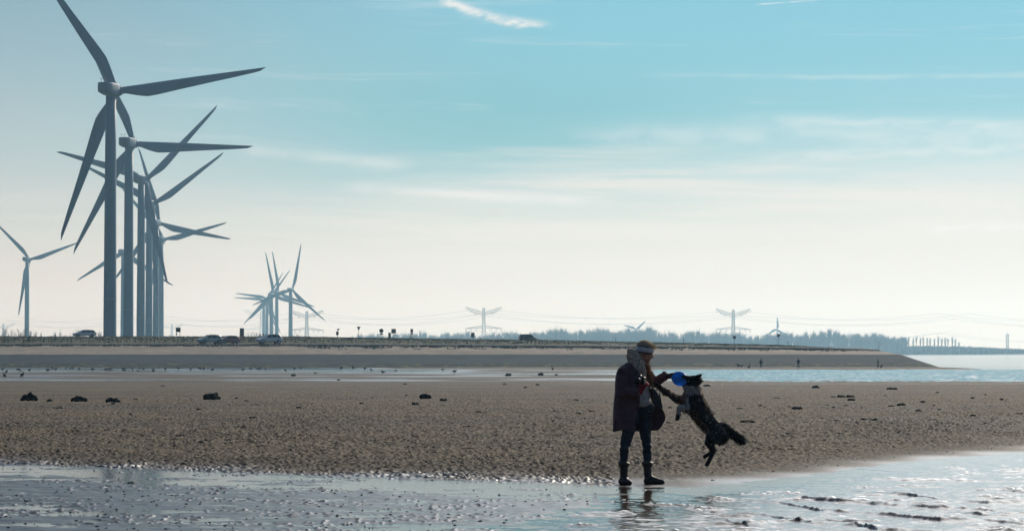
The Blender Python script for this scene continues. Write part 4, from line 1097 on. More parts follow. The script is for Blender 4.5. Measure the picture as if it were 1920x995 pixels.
# sweater
s_ = MB(); s_.ball(q(1196, 700, -.03), (.115, .12, .12), 18); s_.ball(q(1198, 722, -.035), (.120, .125, .13), 18); s_.ball(q(1202, 742, -.03), (.120, .125, .11), 18); s_.ball(q(1203, 750, -.03), (.122, .128, .085), 18)
s_.caps(wR + Vector((.0, 0, 0)), wR.lerp(hRw, .45) , .036, .037)
me = remeshed(s_, .009, 1, 'sweater'); c_ = mverts(me); nn = np.empty(len(me.vertices) * 3); me.vertices.foreach_get('normal', nn); cr = pn(c_[:, 2] / .022 + c_[:, 1] * 5, c_[:, 0] / .022, 63) * .006
me.vertices.foreach_set('co', (c_ + nn.reshape(-1, 3) * cr[:, None]).reshape(-1)); part('sweater', me, M_SWEAT)
# coat: open shell round the body from the near front edge, over the back, to the blown far front edge
NA = 44
lev = [(1.455, -.050, -.005, .060, .060, -62, -350), (1.43, -.055, -.005, .105, .085, -62, -350), (1.395, -.066, -.005, .155, .125, -60, -348), (1.35, -.080, -.005, .185, .150, -60, -348),
       (1.27, -.092, -.005, .192, .160, -64, -346), (1.18, -.095, -.01, .196, .165, -66, -346), (1.08, -.098, -.01, .198, .168, -68, -346), (.98, -.100, -.01, .203, .175, -69, -348),
       (.88, -.104, -.01, .206, .185, -72, -350), (.78, -.110, -.01, .203, .192, -76, -352), (.70, -.116, -.01, .198, .198, -78, -353), (.645, -.120, -.01, .192, .202, -79, -354)]
def coat_pt(i, u, off):
    z, cx, cy2, rx, ry, a0, a1 = lev[i]
    a = R(a0 + (a1 - a0) * u); c, s = math.cos(a), math.sin(a)
    k = float(sst(u, .78, 1.0)) * np.interp(z, [.645, .76, .9, 1.08, 1.2], [1.0, 1.0, .72, .18, 0])
    fold = .010 * math.sin(u * 23 + 1.1) * np.interp(z, [.64, .95, 1.3], [1.2, .6, .3]) + .005 * math.sin(u * 51 + z * 9)
    r1 = 1 + off + fold / .19
    x = cx + rx * c * r1 + k * .225; y = cy2 + ry * s * r1 - k * .03
    zz = z + (.012 * math.sin(u * 14) if i == len(lev) - 1 else 0)
    zz += float(sst(u, .93, 1.0)) * np.interp(z, [.645, .78, .95], [.10, .05, 0])
    return (x, y, zz)
m_ = MB(); rings = []
for off in (0, -.055):
    rings.append([[coat_pt(i, u / NA, off) for u in range(NA + 1)] for i in range(len(lev))])
n = NA + 1; vs = [p for sh in rings for r_ in sh for p in r_]; fs = []; S = len(lev) * n
for i in range(len(lev) - 1):
    for j in range(NA):
        a = i * n + j; fs.append((a, a + 1, a + n + 1, a + n)); fs.append((S + a, S + a + n, S + a + n + 1, S + a + 1))
    for j in (0, NA): a = i * n + j; fs.append((a, a + n, S + a + n, S + a) if j == 0 else (a, S + a, S + a + n, a + n))
for i in (0, len(lev) - 1):
    for j in range(NA): a = i * n + j; fs.append((a, S + a, S + a + 1, a + 1) if i == 0 else (a, a + 1, S + a + 1, S + a))
m_.add(vs, fs)
coat_o = part('coat', m_, M_COAT)
sub = coat_o.modifiers.new('s', 'SUBSURF'); sub.levels = 1; sub.render_levels = 1
def sleeve(a, e, w_, ra_, rw_):
    m_ = MB(); m_.ball(a + Vector((.0, 0, -.005)), (ra_ * 1.0, ra_ * 1.0, ra_ * .95), 16); m_.chain([a, e, w_], [ra_, (ra_ + rw_) / 2 * 1.02, rw_], 16)
    me = remeshed(m_, .009, 2, 'sleeve'); c_ = mverts(me); nn = np.empty(len(me.vertices) * 3); me.vertices.foreach_get('normal', nn)
    cr = pn(c_[:, 2] / .05 + c_[:, 0] * 7, c_[:, 0] / .07, 64) * .009; me.vertices.foreach_set('co', (c_ + nn.reshape(-1, 3) * cr[:, None]).reshape(-1)); return part('sleeve', me, M_COAT, coat_o)
sleeve(sR + Vector((-.005, 0, -.01)), eR, wR - Vector((.01, 0, 0)), .072, .050); sleeve(sL, eL, wL - Vector((.02, 0, 0)), .072, .048)
m_ = MB(); m_.tube([wL - Vector((.055, 0, -.006)), wL - Vector((.012, 0, 0))], [.054, .056], 16); part('sleeve_cuff', m_, M_COAT, coat_o)
l_ = MB()   # lapel
for i in range(3, 8):
    pass
l_.loft([[tuple(Vector(coat_pt(i, .0, .03)) + Vector((dx, -.012 - dx * .12, 0))) for dx in ((-.055 if i < 7 else -.02), 0, .012)] + [tuple(Vector(coat_pt(i, .0, .0)) + Vector((dx, .012, 0))) for dx in (.012, -.03)] for i in range(2, 9)]); part('lapel', l_, M_COAT, coat_o)
# scarf: two fat loops and a hanging end
def twist_tube(mb, pts, rad, n=18, ridges=5, amp=.14):
    pts = [Vector(p) for p in pts]; rings = []; u = None
    for i, p in enumerate(pts):
        t = (pts[min(i + 1, len(pts) - 1)] - pts[max(i - 1, 0)]).normalized(); u = t.orthogonal().normalized() if u is None else (u - t * u.dot(t)).normalized(); w_ = t.cross(u)
        rings.append([p + (u * math.cos(2 * PI * k / n) + w_ * math.sin(2 * PI * k / n)) * rad[i] * (1 + amp * math.sin(ridges * 2 * PI * k / n + i * .9) + .05 * math.sin(i * 2.3 + k)) for k in range(n)])
    mb.loft(rings)
sc_ = MB()
def loop(c, rx, ry, tilt, r0, wob=0.0, n=30, side=0.0):
    Mx = Matrix.Rotation(R(tilt), 3, 'Y') @ Matrix.Rotation(R(side), 3, 'X'); return [c + Mx @ Vector((rx * math.cos(2 * PI * k / n), ry * math.sin(2 * PI * k / n), wob * math.sin(4 * PI * k / n))) for k in range(n + 1)]
twist_tube(sc_, loop(q(1194, 672, -.01), .080, .085, 34, .05, .01), [.050] * 31)
twist_tube(sc_, loop(q(1199, 682, -.02), .088, .098, 40, .05, .012, side=8), [.053] * 31)
twist_tube(sc_, loop(q(1191, 660, -.01), .066, .078, 30, .05, .008), [.036] * 31)
twist_tube(sc_, [q(1202, 684, -.13), q(1205, 693, -.135), q(1207, 702, -.135), q(1209, 707, -.13)], [.046, .044, .034, .02], ridges=4)
me = remeshed(sc_, .008, 1, 'scarf'); c_ = mverts(me); nn = np.empty(len(me.vertices) * 3); me.vertices.foreach_get('normal', nn)
cr = (pn(c_[:, 2] / .020 + c_[:, 0] * 20, (c_[:, 0] - c_[:, 1]) / .03, 65) * .006 + pn(c_[:, 0] / .012, c_[:, 2] / .012 + c_[:, 1] * 40, 66) * .0025); me.vertices.foreach_set('co', (c_ + nn.reshape(-1, 3) * cr[:, None]).reshape(-1))
scarf = part('scarf', me, M_SCARF)
def strands(name, roots, mat, parent, w0=.004, seg=5):
    m_ = MB()
    for p, dv, ln, bend in roots:
        p = Vector(p); dv = Vector(dv).normalized(); pts = [p + dv * ln * t + Vector(bend) * t * t for t in np.linspace(0, 1, seg)]
        m_.tube(pts, [w0 * (1 - .85 * t) for t in np.linspace(0, 1, seg)], 4, False)
    return part(name, m_, mat, parent)
rg = random.Random(3)
# hanging scarf end with fringe on the far front side
e_ = MB(); e_.loft([[q(px0, py0, -.05), q(px0 + w0 * .5, py0 - 1, -.09), q(px0 + w0, py0, -.04), q(px0 + w0 * .5, py0, -.02)] for px0, py0, w0 in ((1208, 684, 9), (1211, 694, 9), (1213, 703, 9), (1215, 711, 9))]); part('scarf_end', e_, M_FRINGE, scarf)
strands('fringe', [(q(1209 + rg.uniform(0, 9) + k * .9, 690 + k * 3.2 + rg.uniform(-2, 2), -.05 + rg.uniform(-.05, .03)), (.28 + rg.uniform(-.2, .25), rg.uniform(-.2, .2), -1), rg.uniform(.04, .085), (rg.uniform(-.01, .02), 0, -.005)) for k in [rg.uniform(0, 7) for _ in range(260)]], M_FRINGE, scarf, .0034)
strands('fluff', [(q(1207 + rg.uniform(0, 10), 676 + rg.uniform(0, 20), -.10 + rg.uniform(-.05, .06)), (.45 + rg.uniform(-.5, .4), rg.uniform(-.4, .4), -1 + rg.uniform(-.3, .5)), rg.uniform(.03, .06), (rg.uniform(-.01, .02), 0, -.005)) for _ in range(220)], M_FRINGE, scarf, .003)
rgf = []
fn = np.empty(len(me.vertices) * 3); me.vertices.foreach_get('normal', fn); fn = fn.reshape(-1, 3); fc = mverts(me)
for i in RNG.choice(len(fc), 350): 
    v = Vector(fn[i]) + Vector((rg.uniform(-.6, .6), rg.uniform(-.6, .6), rg.uniform(-.6, .6))); rgf.append((fc[i], v, rg.uniform(.006, .014), (0, 0, -.002)))
strands('wool_fuzz', rgf, M_SCARF, scarf, .0016, 3)
# hair and headband
h_ = MB(); h_.ball(H(-.016, 0, .045), (.098, .086, .084), 22, HT); h_.ball(H(-.055, 0, -.02), (.060, .074, .07), 16, HT); h_.ball(H(-.045, 0, .085), (.052, .05, .035), 14, HT)
for k in range(22):
    a = k * .9; h_.caps(H(-.03 + .02 * math.cos(a), .03 * math.sin(a), .118), H(-.02 + .085 * math.cos(a), .075 * math.sin(a), .055), .010, .012, 6)
me = remeshed(h_, .007, 1, 'hair'); hair = part('hair', me, M_HAIR)
c_ = mverts(me); nn = np.empty(len(me.vertices) * 3); me.vertices.foreach_get('normal', nn); nn = nn.reshape(-1, 3); hs = []
for i in RNG.choice(len(c_), 700):
    if c_[i][2] < headc.z + .035: continue
    v = Vector(nn[i]) * rg.uniform(.1, .9) + HT @ Vector((rg.uniform(-.2, 1.0), rg.uniform(-.5, .5), rg.uniform(-.3, .35))); hs.append((c_[i], v, rg.uniform(.02, .06), (rg.uniform(0, .015), 0, -.022)))
for k in range(26): hs.append((H(.045 + rg.uniform(-.02, .02), rg.uniform(-.04, .04), .10), HT @ Vector((1, rg.uniform(-.3, .3), rg.uniform(-.1, .35))), rg.uniform(.05, .085), (.0, 0, -.05)))
strands('loose_hair', hs, M_HAIR, hair, .0017, 4)
def band(z0, z1, out, mat, name, dz=.0):
    m_ = MB(); R1 = []; 
    prof = [(z0, out - .004), (z0 + (z1 - z0) * .15, out + .003), ((z0 + z1) / 2, out + .007), (z1 - (z1 - z0) * .15, out + .003), (z1, out - .004), ((z0 + z1) / 2, out - .012)]
    for j in range(36):
        a = 2 * PI * j / 36; R1.append([H(-.010 + (.096 + r_) * math.cos(a), (.082 + r_) * math.sin(a), z + (-.035 if False else 0) + -.028 * (1 - math.cos(a)) * .5 + dz) for z, r_ in prof])
    R1.append(R1[0]); m_.loft(R1, True, False); return part(name, m_, mat)
hb2 = band(.004, .070, .006, M_BAND, 'headband'); 
e2 = band(.068, .078, .006, M_BAND2, 'edge_band'); e2.parent = hb2
e3 = band(-.006, .005, .004, M_BAND2, 'edge_band'); e3.parent = hb2
# whole-figure lift: soles touch the wet sand
WOMAN_Z = -.022
woman.location.z = WOMAN_Z

# camera she holds, hanging on its strap
cm = empty('camera', tuple(ORG + q(1197.5, 712, -.34)), R(-25), 'black camera held in the red-gloved hand at the woman\'s chest', 'camera')
m_ = MB(); m_.box((0, 0, 0), (.125, .055, .085)); m_.box((0, 0, .052), (.055, .05, .028), taper=(.7, .8)); m_.build('camera_body', M_BLACK, cm, bevel=.008)
m_ = MB(); m_.tube([(0, -.02, 0), (0, -.06, -.002), (0, -.105, -.004)], [.036, .037, .035], 20); m_.build('lens', M_BLACK, cm)
m_ = MB(); m_.tube([(-.06, 0, .04), (-.05, .02, .12), (-.04, .07, .20), (-.05, .13, .26)], .006, 6); m_.build('strap', M_BLACK, cm)
# handbag
bag = empty('handbag', tuple(ORG + q(1229, 746, -.10)), R(-12), 'black shoulder bag hanging at the woman\'s far side in front of the coat flap', 'bag')
m_ = MB(); rings = []
for z, w_, cx in ((.115, .050, -.045), (.10, .075, -.038), (.03, .105, -.012), (-.04, .115, .010), (-.085, .095, .035), (-.115, .050, .055), (-.125, .02, .062)):
    rings.append([(cx + w_ / 2 * abs(math.cos(a)) ** .7 * (1 if math.cos(a) > 0 else -1), .035 * abs(math.sin(a)) ** .7 * (1 if math.sin(a) > 0 else -1), z) for a in np.linspace(0, 2 * PI, 24, endpoint=False)])
m_.loft(rings); m_.build('bag_body', M_BAG, bag)
m_ = MB(); m_.tube([(-.065, 0, .10), (-.085, .02, .20), (-.10, .03, .32), (-.13, .04, .45)], .009, 8); m_.tube([(-.03, 0, .105), (-.045, .0, .16), (-.075, .02, .20)], .007, 8); m_.build('strap', M_BAG, bag)
m_ = MB(); m_.tube([(.045, -.03, .07), (.058, -.035, .0), (.066, -.03, -.06)], .008, 8); m_.build('handle', M_BAG, bag)
# the flying disc: rim, plate
disc = empty('flying_disc', tuple(ORG + q(1274.5, 708.5, -.03)), 0, 'blue flying disc gripped by the woman and reached for by the dog', 'flying disc')
M_DISC = material('blue_plastic', (.03, .36, .90), .35, (.05, .42, .95), 9, transl=.6)
M_MARK = material('disc_print', (.008, .05, .22), .5)
disc.rotation_euler = (R(58), R(6), R(8))
m_ = MB(); rings = []
for r_, z in ((0.001, .012), (.03, .0125), (.06, .012), (.080, .009), (.092, .003), (.097, -.006), (.096, -.014), (.092, -.015), (.091, -.006), (.085, .003), (.06, .008), (.001, .008)):
    rings.append([(r_ * math.cos(2 * PI * j / 40), r_ * math.sin(2 * PI * j / 40), z) for j in range(40)])
m_.loft(rings, True, False); m_.build('plate', M_DISC, disc)
m_ = MB(); 
for r_, w_ in ((.052, .0012),):
    m_.loft([[(rr_ * math.cos(2 * PI * j / 40), rr_ * math.sin(2 * PI * j / 40), z) for j in range(40)] for rr_, z in ((r_, .0125), (r_ + w_, .0138), (r_ + 2 * w_, .0122))], True, False)
m_.build('printed_ring', M_MARK, disc)
for a, l0 in ((.3, .012), (1.7, .016), (2.8, .01), (4.1, .014), (5.2, .011)):
    m_ = MB(); c0 = Vector((.031 * math.cos(a), .031 * math.sin(a), .0128)); m_.ball(c0, (l0, .005, .0014), 8, Matrix.Rotation(a + .8, 3, 'Z')); m_.build('printed_mark', M_MARK, disc)

# ================================================================ THE DOG
def d_(px, py, y=0.0): return q(px, py, y)
dm = MB(); lab = []     # labelled key points for the coat pattern
def dc(pts, rad, seg=14): dm.chain(pts, rad, seg)
dc([d_(1297, 745, -.01), d_(1307, 760, -.01), d_(1322, 781, 0), d_(1341, 803, 0), d_(1350, 811, 0)], [.110, .108, .098, .092, .082])
dm.ball(d_(1286, 752, -.02), (.078, .085, .09), 14)
dc([d_(1300, 740, 0), d_(1298, 722, 0)], [.105, .082])
dm.ball(d_(1301, 713, 0), (.082, .070, .066), 16); dm.ball(d_(1308, 712, 0), (.055, .064, .055), 14)
dc([d_(1295, 712, -.005), d_(1285, 708, -.01), d_(1279, 707, -.01)], [.050, .036, .026]); dc([d_(1294, 718, 0), d_(1286, 720.5, -.01), d_(1281, 722.5, -.01)], [.034, .024, .016])
dm.ball(d_(1277.5, 706, -.01), (.016, .016, .013), 10)
for tip, base, sy in ((d_(1316.5, 699.5, -.05), d_(1307, 707, -.045), -1), (d_(1321, 714, .05), d_(1309, 712, .045), 1)):
    dm.chain([base, base.lerp(tip, .5), tip], [.034, .021, .004], 10)
legF1 = [d_(1287, 748, .03), d_(1270, 749, .02), d_(1257, 740, .0), d_(1245, 731, -.01), d_(1236, 723, -.01), d_(1230.5, 719.5, -.01)]
dc(legF1, [.062, .044, .033, .027, .025, .030])
legF2 = [d_(1293, 757, -.09), d_(1285, 764, -.12), d_(1272, 763.5, -.13), d_(1270.5, 774, -.13), d_(1269.5, 782, -.13)]
dc(legF2, [.062, .046, .029, .025, .028])
dm.ball(d_(1268.5, 784.5, -.14), (.026, .024, .018), 10)
legH1 = [d_(1349, 812, -.05), d_(1333, 820, -.09), d_(1328, 828, -.09), d_(1337, 843, -.08), d_(1331, 857, -.09), d_(1325.5, 867, -.10)]
dc(legH1, [.092, .074, .052, .034, .024, .026]); dm.ball(d_(1323.5, 870, -.11), (.030, .024, .016), 10)
legH2 = [d_(1349, 810, .05), d_(1336, 822, .08), d_(1333, 832, .08), d_(1339, 842, .09), d_(1331, 850, .08), d_(1322, 855, .07)]
dc(legH2, [.09, .07, .045, .030, .022, .024])
tail = [d_(1352, 800, 0), d_(1368, 808, 0), d_(1379, 817, .0), d_(1389, 823, 0), d_(1394, 824, 0)]
dc(tail, [.066, .046, .042, .044, .028])
dme = remeshed(dm, .010, 3, 'dog')
dme_o = dme
C0 = d_(1320, 780)
def M_dogfur(name, rough=.75):
    mt = bpy.data.materials.new(name); mt.use_nodes = True; h = NT(mt.node_tree); h.n.clear()
    a = h.new('ShaderNodeAttribute', attribute_name='coat'); p = h.new('ShaderNodeBsdfPrincipled'); h.l.new(a.outputs['Color'], p.inputs['Base Color']); p.inputs['Roughness'].default_value = rough; p.inputs['Specular IOR Level'].default_value = .25
    tr = h.new('ShaderNodeBsdfTranslucent'); h.l.new(a.outputs['Color'], tr.inputs[0]); ms = h.new('ShaderNodeMixShader'); ms.inputs[0].default_value = .4 if name == 'dog_fur' else 0.0
    h.l.new(p.outputs[0], ms.inputs[1]); h.l.new(tr.outputs[0], ms.inputs[2])
    o = h.new('ShaderNodeOutputMaterial'); h.l.new(ms.outputs[0], o.inputs[0]); return mt
M_DOG = M_dogfur('dog_coat', .7); M_FUR = M_dogfur('dog_fur', .6)
def sdist(c, pts):
    best = np.full(len(c), 1e9); tt = np.zeros(len(c))
    for i in range(len(pts) - 1):
        a = np.array(pts[i]); e = np.array(pts[i + 1]) - a; t = np.clip(((c - a) @ e) / (e @ e), 0, 1); dd = np.linalg.norm(c - a - t[:, None] * e, axis=1)
        m = dd < best; best[m] = dd[m]; tt[m] = (i + t[m]) / (len(pts) - 1)
    return best, tt
def coat_colour(c):
    blk = np.array((.010, .010, .012)); wht = np.array((.50, .47, .45)); brn = np.array((.16, .085, .06))
    out = np.tile(blk, (len(c), 1)); px = 1200 + c[:, 0] * SC; py = 908 - c[:, 2] * SC
    n_ = pn(c[:, 0] * 18 + c[:, 1] * 9, c[:, 2] * 18, 71) * 5
    col = (py + n_ > 725.5) & (py + n_ < 737 - (px - 1300) * .02) & (px > 1276) & (px < 1320)
    out[col] = wht
    ch = (px + n_ < 1287) & (py > 738) & (py < 760); out[ch] = brn
    ch2 = (px + n_ < 1291) & (px + n_ > 1284.5) & (py > 742) & (py < 768); out[ch2] = wht * .6
    d1, t1 = sdist(c, legF1); m = (d1 < .05) & (t1 > .12); out[m] = np.array((.030, .020, .018))
    d2, t2 = sdist(c, legF2); m = (d2 < .042) & (t2 > .22); out[m] = wht * .75; m = (d2 < .05) & (t2 > .80); out[m] = blk * 1.5
    m = (px < 1290) & (py > 768) & (py < 774) & (d2 > .05); out[m] = wht * .4
    tl = (px > 1394.5); out[tl] = wht
    return out
def set_col(me, cols):
    at_ = me.color_attributes.new('coat', 'FLOAT_COLOR', 'POINT'); a = np.ones((len(cols), 4)); a[:, :3] = cols; at_.data.foreach_set('color', a.reshape(-1))
cv = mverts(dme); set_col(dme, coat_colour(cv))
dog = obj('dog', dme, M_DOG, loc=ORG); props(dog, 'wet black and white sheepdog leaping up at the blue disc', 'dog')
# fur: tapered locks lying along the body, longer under belly, chest, breeches and tail
nn = np.empty(len(dme.vertices) * 3); dme.vertices.foreach_get('normal', nn); nn = nn.reshape(-1, 3)
fm = MB(); fcol = []; flow = np.array(d_(1350, 812) - d_(1300, 740)); flow /= np.linalg.norm(flow)
Lall = [legF1[1:], legF2[1:], legH1[2:], legH2[2:]]
dleg = np.min([sdist(cv, l)[0] for l in Lall], axis=0); dtail = sdist(cv, tail)[0]
pxs = 1200 + cv[:, 0] * SC; pys = 908 - cv[:, 2] * SC
locks = []
for i in RNG.choice(len(cv), 15000):
    p = cv[i]; n3 = nn[i]; px_, py_ = pxs[i], pys[i]
    ln = .019; f = flow.copy(); lift = .22
    if dleg[i] < .06: ln = .009; f = np.array((.1, 0, -1.)); lift = .2
    if py_ < 724 : ln = .012; f = np.array((.8, 0, -.3)); lift = .35
    elif py_ < 738: ln = .035; f = np.array((.35, 0, -.9)); lift = .5
    under = n3[0] * -.75 + n3[2] * -.65
    if dleg[i] >= .06 and 740 < py_ < 815 and under > .45: ln = rg.uniform(.03, .065); f = flow * .5 + np.array((0, 0, -.8)); lift = .45
    if 738 < py_ < 775 and under < -.45: ln = .032; lift = .5
    if dtail[i] < .075 and px_ > 1352: ln = rg.uniform(.022, .045); f = np.array(tail[-1] - tail[0]); f /= np.linalg.norm(f); f = f + np.array((0, 0, -.55)) * (n3[2] < .2); lift = .45
    if 1345 < px_ < 1368 and 812 < py_ < 835 and n3[0] > -.1: ln = rg.uniform(.03, .05); f = np.array((.5, 0, -.8)); lift = .5
    if ln <= .013 and rg.random() < .3: continue
    dv = Vector(f * (1 - lift) + n3 * lift + np.array((rg.uniform(-.28, .28), rg.uniform(-.28, .28), rg.uniform(-.28, .28)))).normalized()
    P0 = Vector(p) - Vector(n3) * .004; sd_ = dv.cross(Vector(n3)); sd_ = sd_.normalized() if sd_.length > 1e-3 else Vector((0, 1, 0)); w_ = rg.uniform(.0025, .0055) * (1.3 if ln > .03 else 1)
    ln *= rg.uniform(.7, 1.25); mid = P0 + dv * ln * .5; tip = P0 + dv * ln + Vector((0, 0, -ln * .25))
    k = len(fm.v); up_ = dv.cross(sd_) * w_ * .6
    fm.v.extend([tuple(P0 - sd_ * w_), tuple(P0 + sd_ * w_), tuple(P0 + up_), tuple(mid - sd_ * w_ * .7), tuple(mid + sd_ * w_ * .7), tuple(mid + up_), tuple(tip)])
    fm.f.extend([(k, k + 1, k + 4, k + 3), (k + 1, k + 2, k + 5, k + 4), (k + 2, k, k + 3, k + 5), (k + 3, k + 4, k + 6), (k + 4, k + 5, k + 6), (k + 5, k + 3, k + 6)])
    fcol.append((i, ln))
fme = fm.mesh('fur'); base_c = coat_colour(cv); cols = np.repeat(np.array([base_c[i] * (1 if base_c[i].mean() > .1 else 1.0) + (np.array((.30, .15, .08)) if (ln > .034 and pxs[i] < 1345 and rg.random() < .5) else np.array((.03, .026, .024)) * rg.random()) for i, ln in fcol]), 7, axis=0)  # some long chest and belly locks tinted orange-brown: backlit fringe put into the colour
set_col(fme, cols); fur = obj('fur', fme, M_FUR, dog, smooth=False)
m_ = MB(); m_.ball(d_(1276.8, 706, -.012), (.012, .015, .011), 10); obj('nose', m_.mesh('nose'), M_BLACK, dog)
for s in (-1, 1):
    m_ = MB(); m_.ball(d_(1292.5, 708, s * .045), (.009, .008, .009), 8); obj('eye', m_.mesh('eye'), M_EYE, dog)
# spray flung off the dog
M_DROP = material('water_drop', (.85, .9, .95), .02, spec=1.0)
m_ = MB()
for k in range(210):
    if rg.random() < .6: px_, py_ = rg.gauss(1325, 26), rg.gauss(785, 34)
    else: px_, py_ = rg.uniform(1205, 1395), rg.uniform(680, 880)
    r_ = rg.uniform(.0014, .0038); m_.ball(q(px_, py_, rg.uniform(-.45, -.12)) + ORG, (r_, r_, r_), 6)
o = m_.build('water_spray', M_DROP); props(o, kind='stuff')

# ================================================================ SMALL PEOPLE AND DOGS
M_JK = material('dark_jacket', (.022, .028, .036), .9); M_TR = material('dark_trousers', (.014, .018, .026), .9); M_FSKIN = material('far_skin', (.25, .15, .11), .7)
def far_person(px, py, d0, label, h=1.72, face=0., step=.12, arm=0, on=None, jack=M_JK):
    b0 = at(px, py, d0); z0 = on if on is not None else b0.z; k = h / 1.72
    J = lambda x, y, z: Vector((x, y, z)) * k
    b = MB(); b.ball(J(.02, 0, 1.60), Vector((.085, .075, .11)) * k, 12); b.caps(J(0, 0, 1.40), J(.01, 0, 1.52), .055 * k, .05 * k); b.ball(J(.1, 0, 1.585), Vector((.018, .014, .02)) * k, 6)
    b.ball(J(0, 0, 1.25), Vector((.12, .17, .22)) * k, 12); b.ball(J(0, 0, .95), Vector((.11, .15, .14)) * k, 12)
    hd = []
    for s in (-1, 1):
        sh, hp, ft = J(0, s * .19, 1.38), J(0, s * .09, .92), J(s * step, s * .10, .05)
        kn = hp.lerp(ft, .5) + J(.03, 0, 0); b.chain([hp, kn, ft], [.08 * k, .055 * k, .04 * k], 10); b.caps(ft, ft + J(.12, 0, -.01), .045 * k, .035 * k, 8)
        el = sh + J(.02, s * .05, -.28); wr = el + (J(.22, -s * .04, .05 if arm else -.12)) if arm else el + J(.08, 0, -.24)
        b.chain([sh, el, wr], [.05 * k, .042 * k, .03 * k], 10); b.ball(wr + (wr - el).normalized() * .05, .035 * k, 8); hd.append((sh, el, wr))
    o = obj('person', remeshed(b, .022, 1, 'person'), M_FSKIN, loc=(b0.x, d0, z0)); o.rotation_euler = (0, 0, R(face)); props(o, label, 'person')
    j = MB(); j.ball(J(0, 0, 1.24), Vector((.15, .205, .25)) * k, 14); j.ball(J(0, 0, 1.0), Vector((.14, .19, .17)) * k, 14); j.ball(J(0, 0, 1.42), Vector((.08, .10, .06)) * k, 10)
    for sh, el, wr in hd: j.chain([sh, el, wr], [.07 * k, .06 * k, .045 * k], 10)
    obj('jacket', remeshed(j, .022, 1, 'jacket'), jack, o)
    t = MB(); t.ball(J(0, 0, .92), Vector((.125, .17, .12)) * k, 12)
    for s in (-1, 1):
        hp, ft = J(0, s * .09, .90), J(s * step, s * .10, .09); kn = hp.lerp(ft, .5) + J(.03, 0, 0); t.chain([hp, kn, ft], [.10 * k, .07 * k, .055 * k], 10); t.ball(ft + J(.06, 0, -.04), Vector((.14, .05, .045)) * k, 8)
    obj('trousers', remeshed(t, .022, 1, 'trousers'), M_TR, o)
    c = MB(); c.ball(J(0, 0, 1.64), Vector((.10, .092, .09)) * k, 12); obj('cap', c.mesh('cap'), M_TR, o)
    return o
FZ = -1.075
far_person(1427, 689, 478, 'dark figure standing by the far water with two small dogs to the left', 1.62, 80, .10, on=FZ)
far_person(1497, 690.5, 468, 'dark figure walking by the far water, middle of the three distant people', 1.72, 100, .16, 1, on=FZ)
far_person(1646, 688, 482, 'dark figure on the right by the end of the dike with a small dog', 1.60, 10, .14, 1, on=FZ)
far_person(54, 642.5, 533, 'lone dark figure by the fence on the dike road, far left', 1.55, -60, .08, on=float(dike_z(np.array([at(54, 640, 530.5).x]), np.array([30.5]))[0]) )
def far_dog(px, d0, label, sit=False, flip=1, k=1.0):
    x0 = at(px, 688, d0).x; b = MB(); V_ = lambda x, y, z: Vector((x * flip, y, z)) * k
    if not sit:
        b.caps(V_(-.30, 0, .50), V_(.28, 0, .54), .13 * k, .16 * k); b.caps(V_(.34, 0, .62), V_(.46, 0, .78), .09 * k, .085 * k); b.caps(V_(.50, 0, .78), V_(.66, 0, .73), .06 * k, .035 * k)
        for x in (-.32, .28):
            for s in (-1, 1):
                kx = x + (.05 if x > 0 else .07); hk = x - (.02 if x > 0 else .06)
                b.chain([V_(x, s * .09, .45), V_(kx, s * .09, .28), V_(hk, s * .09, .14), V_(hk + .02, s * .09, .02)], [.075 * k, .05 * k, .032 * k, .03 * k], 8)
        b.chain([V_(-.42, 0, .55), V_(-.60, 0, .66), V_(-.72, 0, .82)], [.05 * k, .05 * k, .03 * k], 8)
    else:
        b.caps(V_(-.15, 0, .18), V_(.08, 0, .50), .17 * k, .14 * k); b.caps(V_(.1, 0, .58), V_(.16, 0, .76), .08 * k, .085 * k); b.caps(V_(.2, 0, .76), V_(.34, 0, .72), .055 * k, .035 * k)
        for s in (-1, 1): b.chain([V_(.12, s * .08, .45), V_(.16, s * .08, .2), V_(.17, s * .08, .02)], [.06 * k, .035 * k, .03 * k], 8); b.chain([V_(-.12, s * .12, .2), V_(.04, s * .14, .16), V_(-.05, s * .14, .03), V_(.08, s * .14, .02)], [.11 * k, .07 * k, .04 * k, .03 * k], 8)
        b.chain([V_(-.28, 0, .08), V_(-.45, 0, .05)], [.05 * k, .03 * k], 8)
    for s in (-1, 1):
        hx, hz = (.45, .84) if not sit else (.14, .82); b.chain([V_(hx, s * .05, hz - .02), V_(hx - .02, s * .07, hz + .08)], [.035 * k, .012 * k], 6)
    o = obj('dog', remeshed(b, .02, 1, 'dog'), material('far_dog_coat', (.012, .014, .018), .9), loc=(x0, d0, FZ)); props(o, label, 'dog'); return o
far_dog(1387, 474, 'dark dog standing on the far sand, left of the distant pair of dogs', flip=-1, k=.95)
far_dog(1404.5, 474, 'small dark dog sitting nearer to the standing distant figure, right of the pair', True, k=.9)
far_dog(1652.5, 481, 'small dark dog sitting beside the rightmost distant figure', True, k=.85)

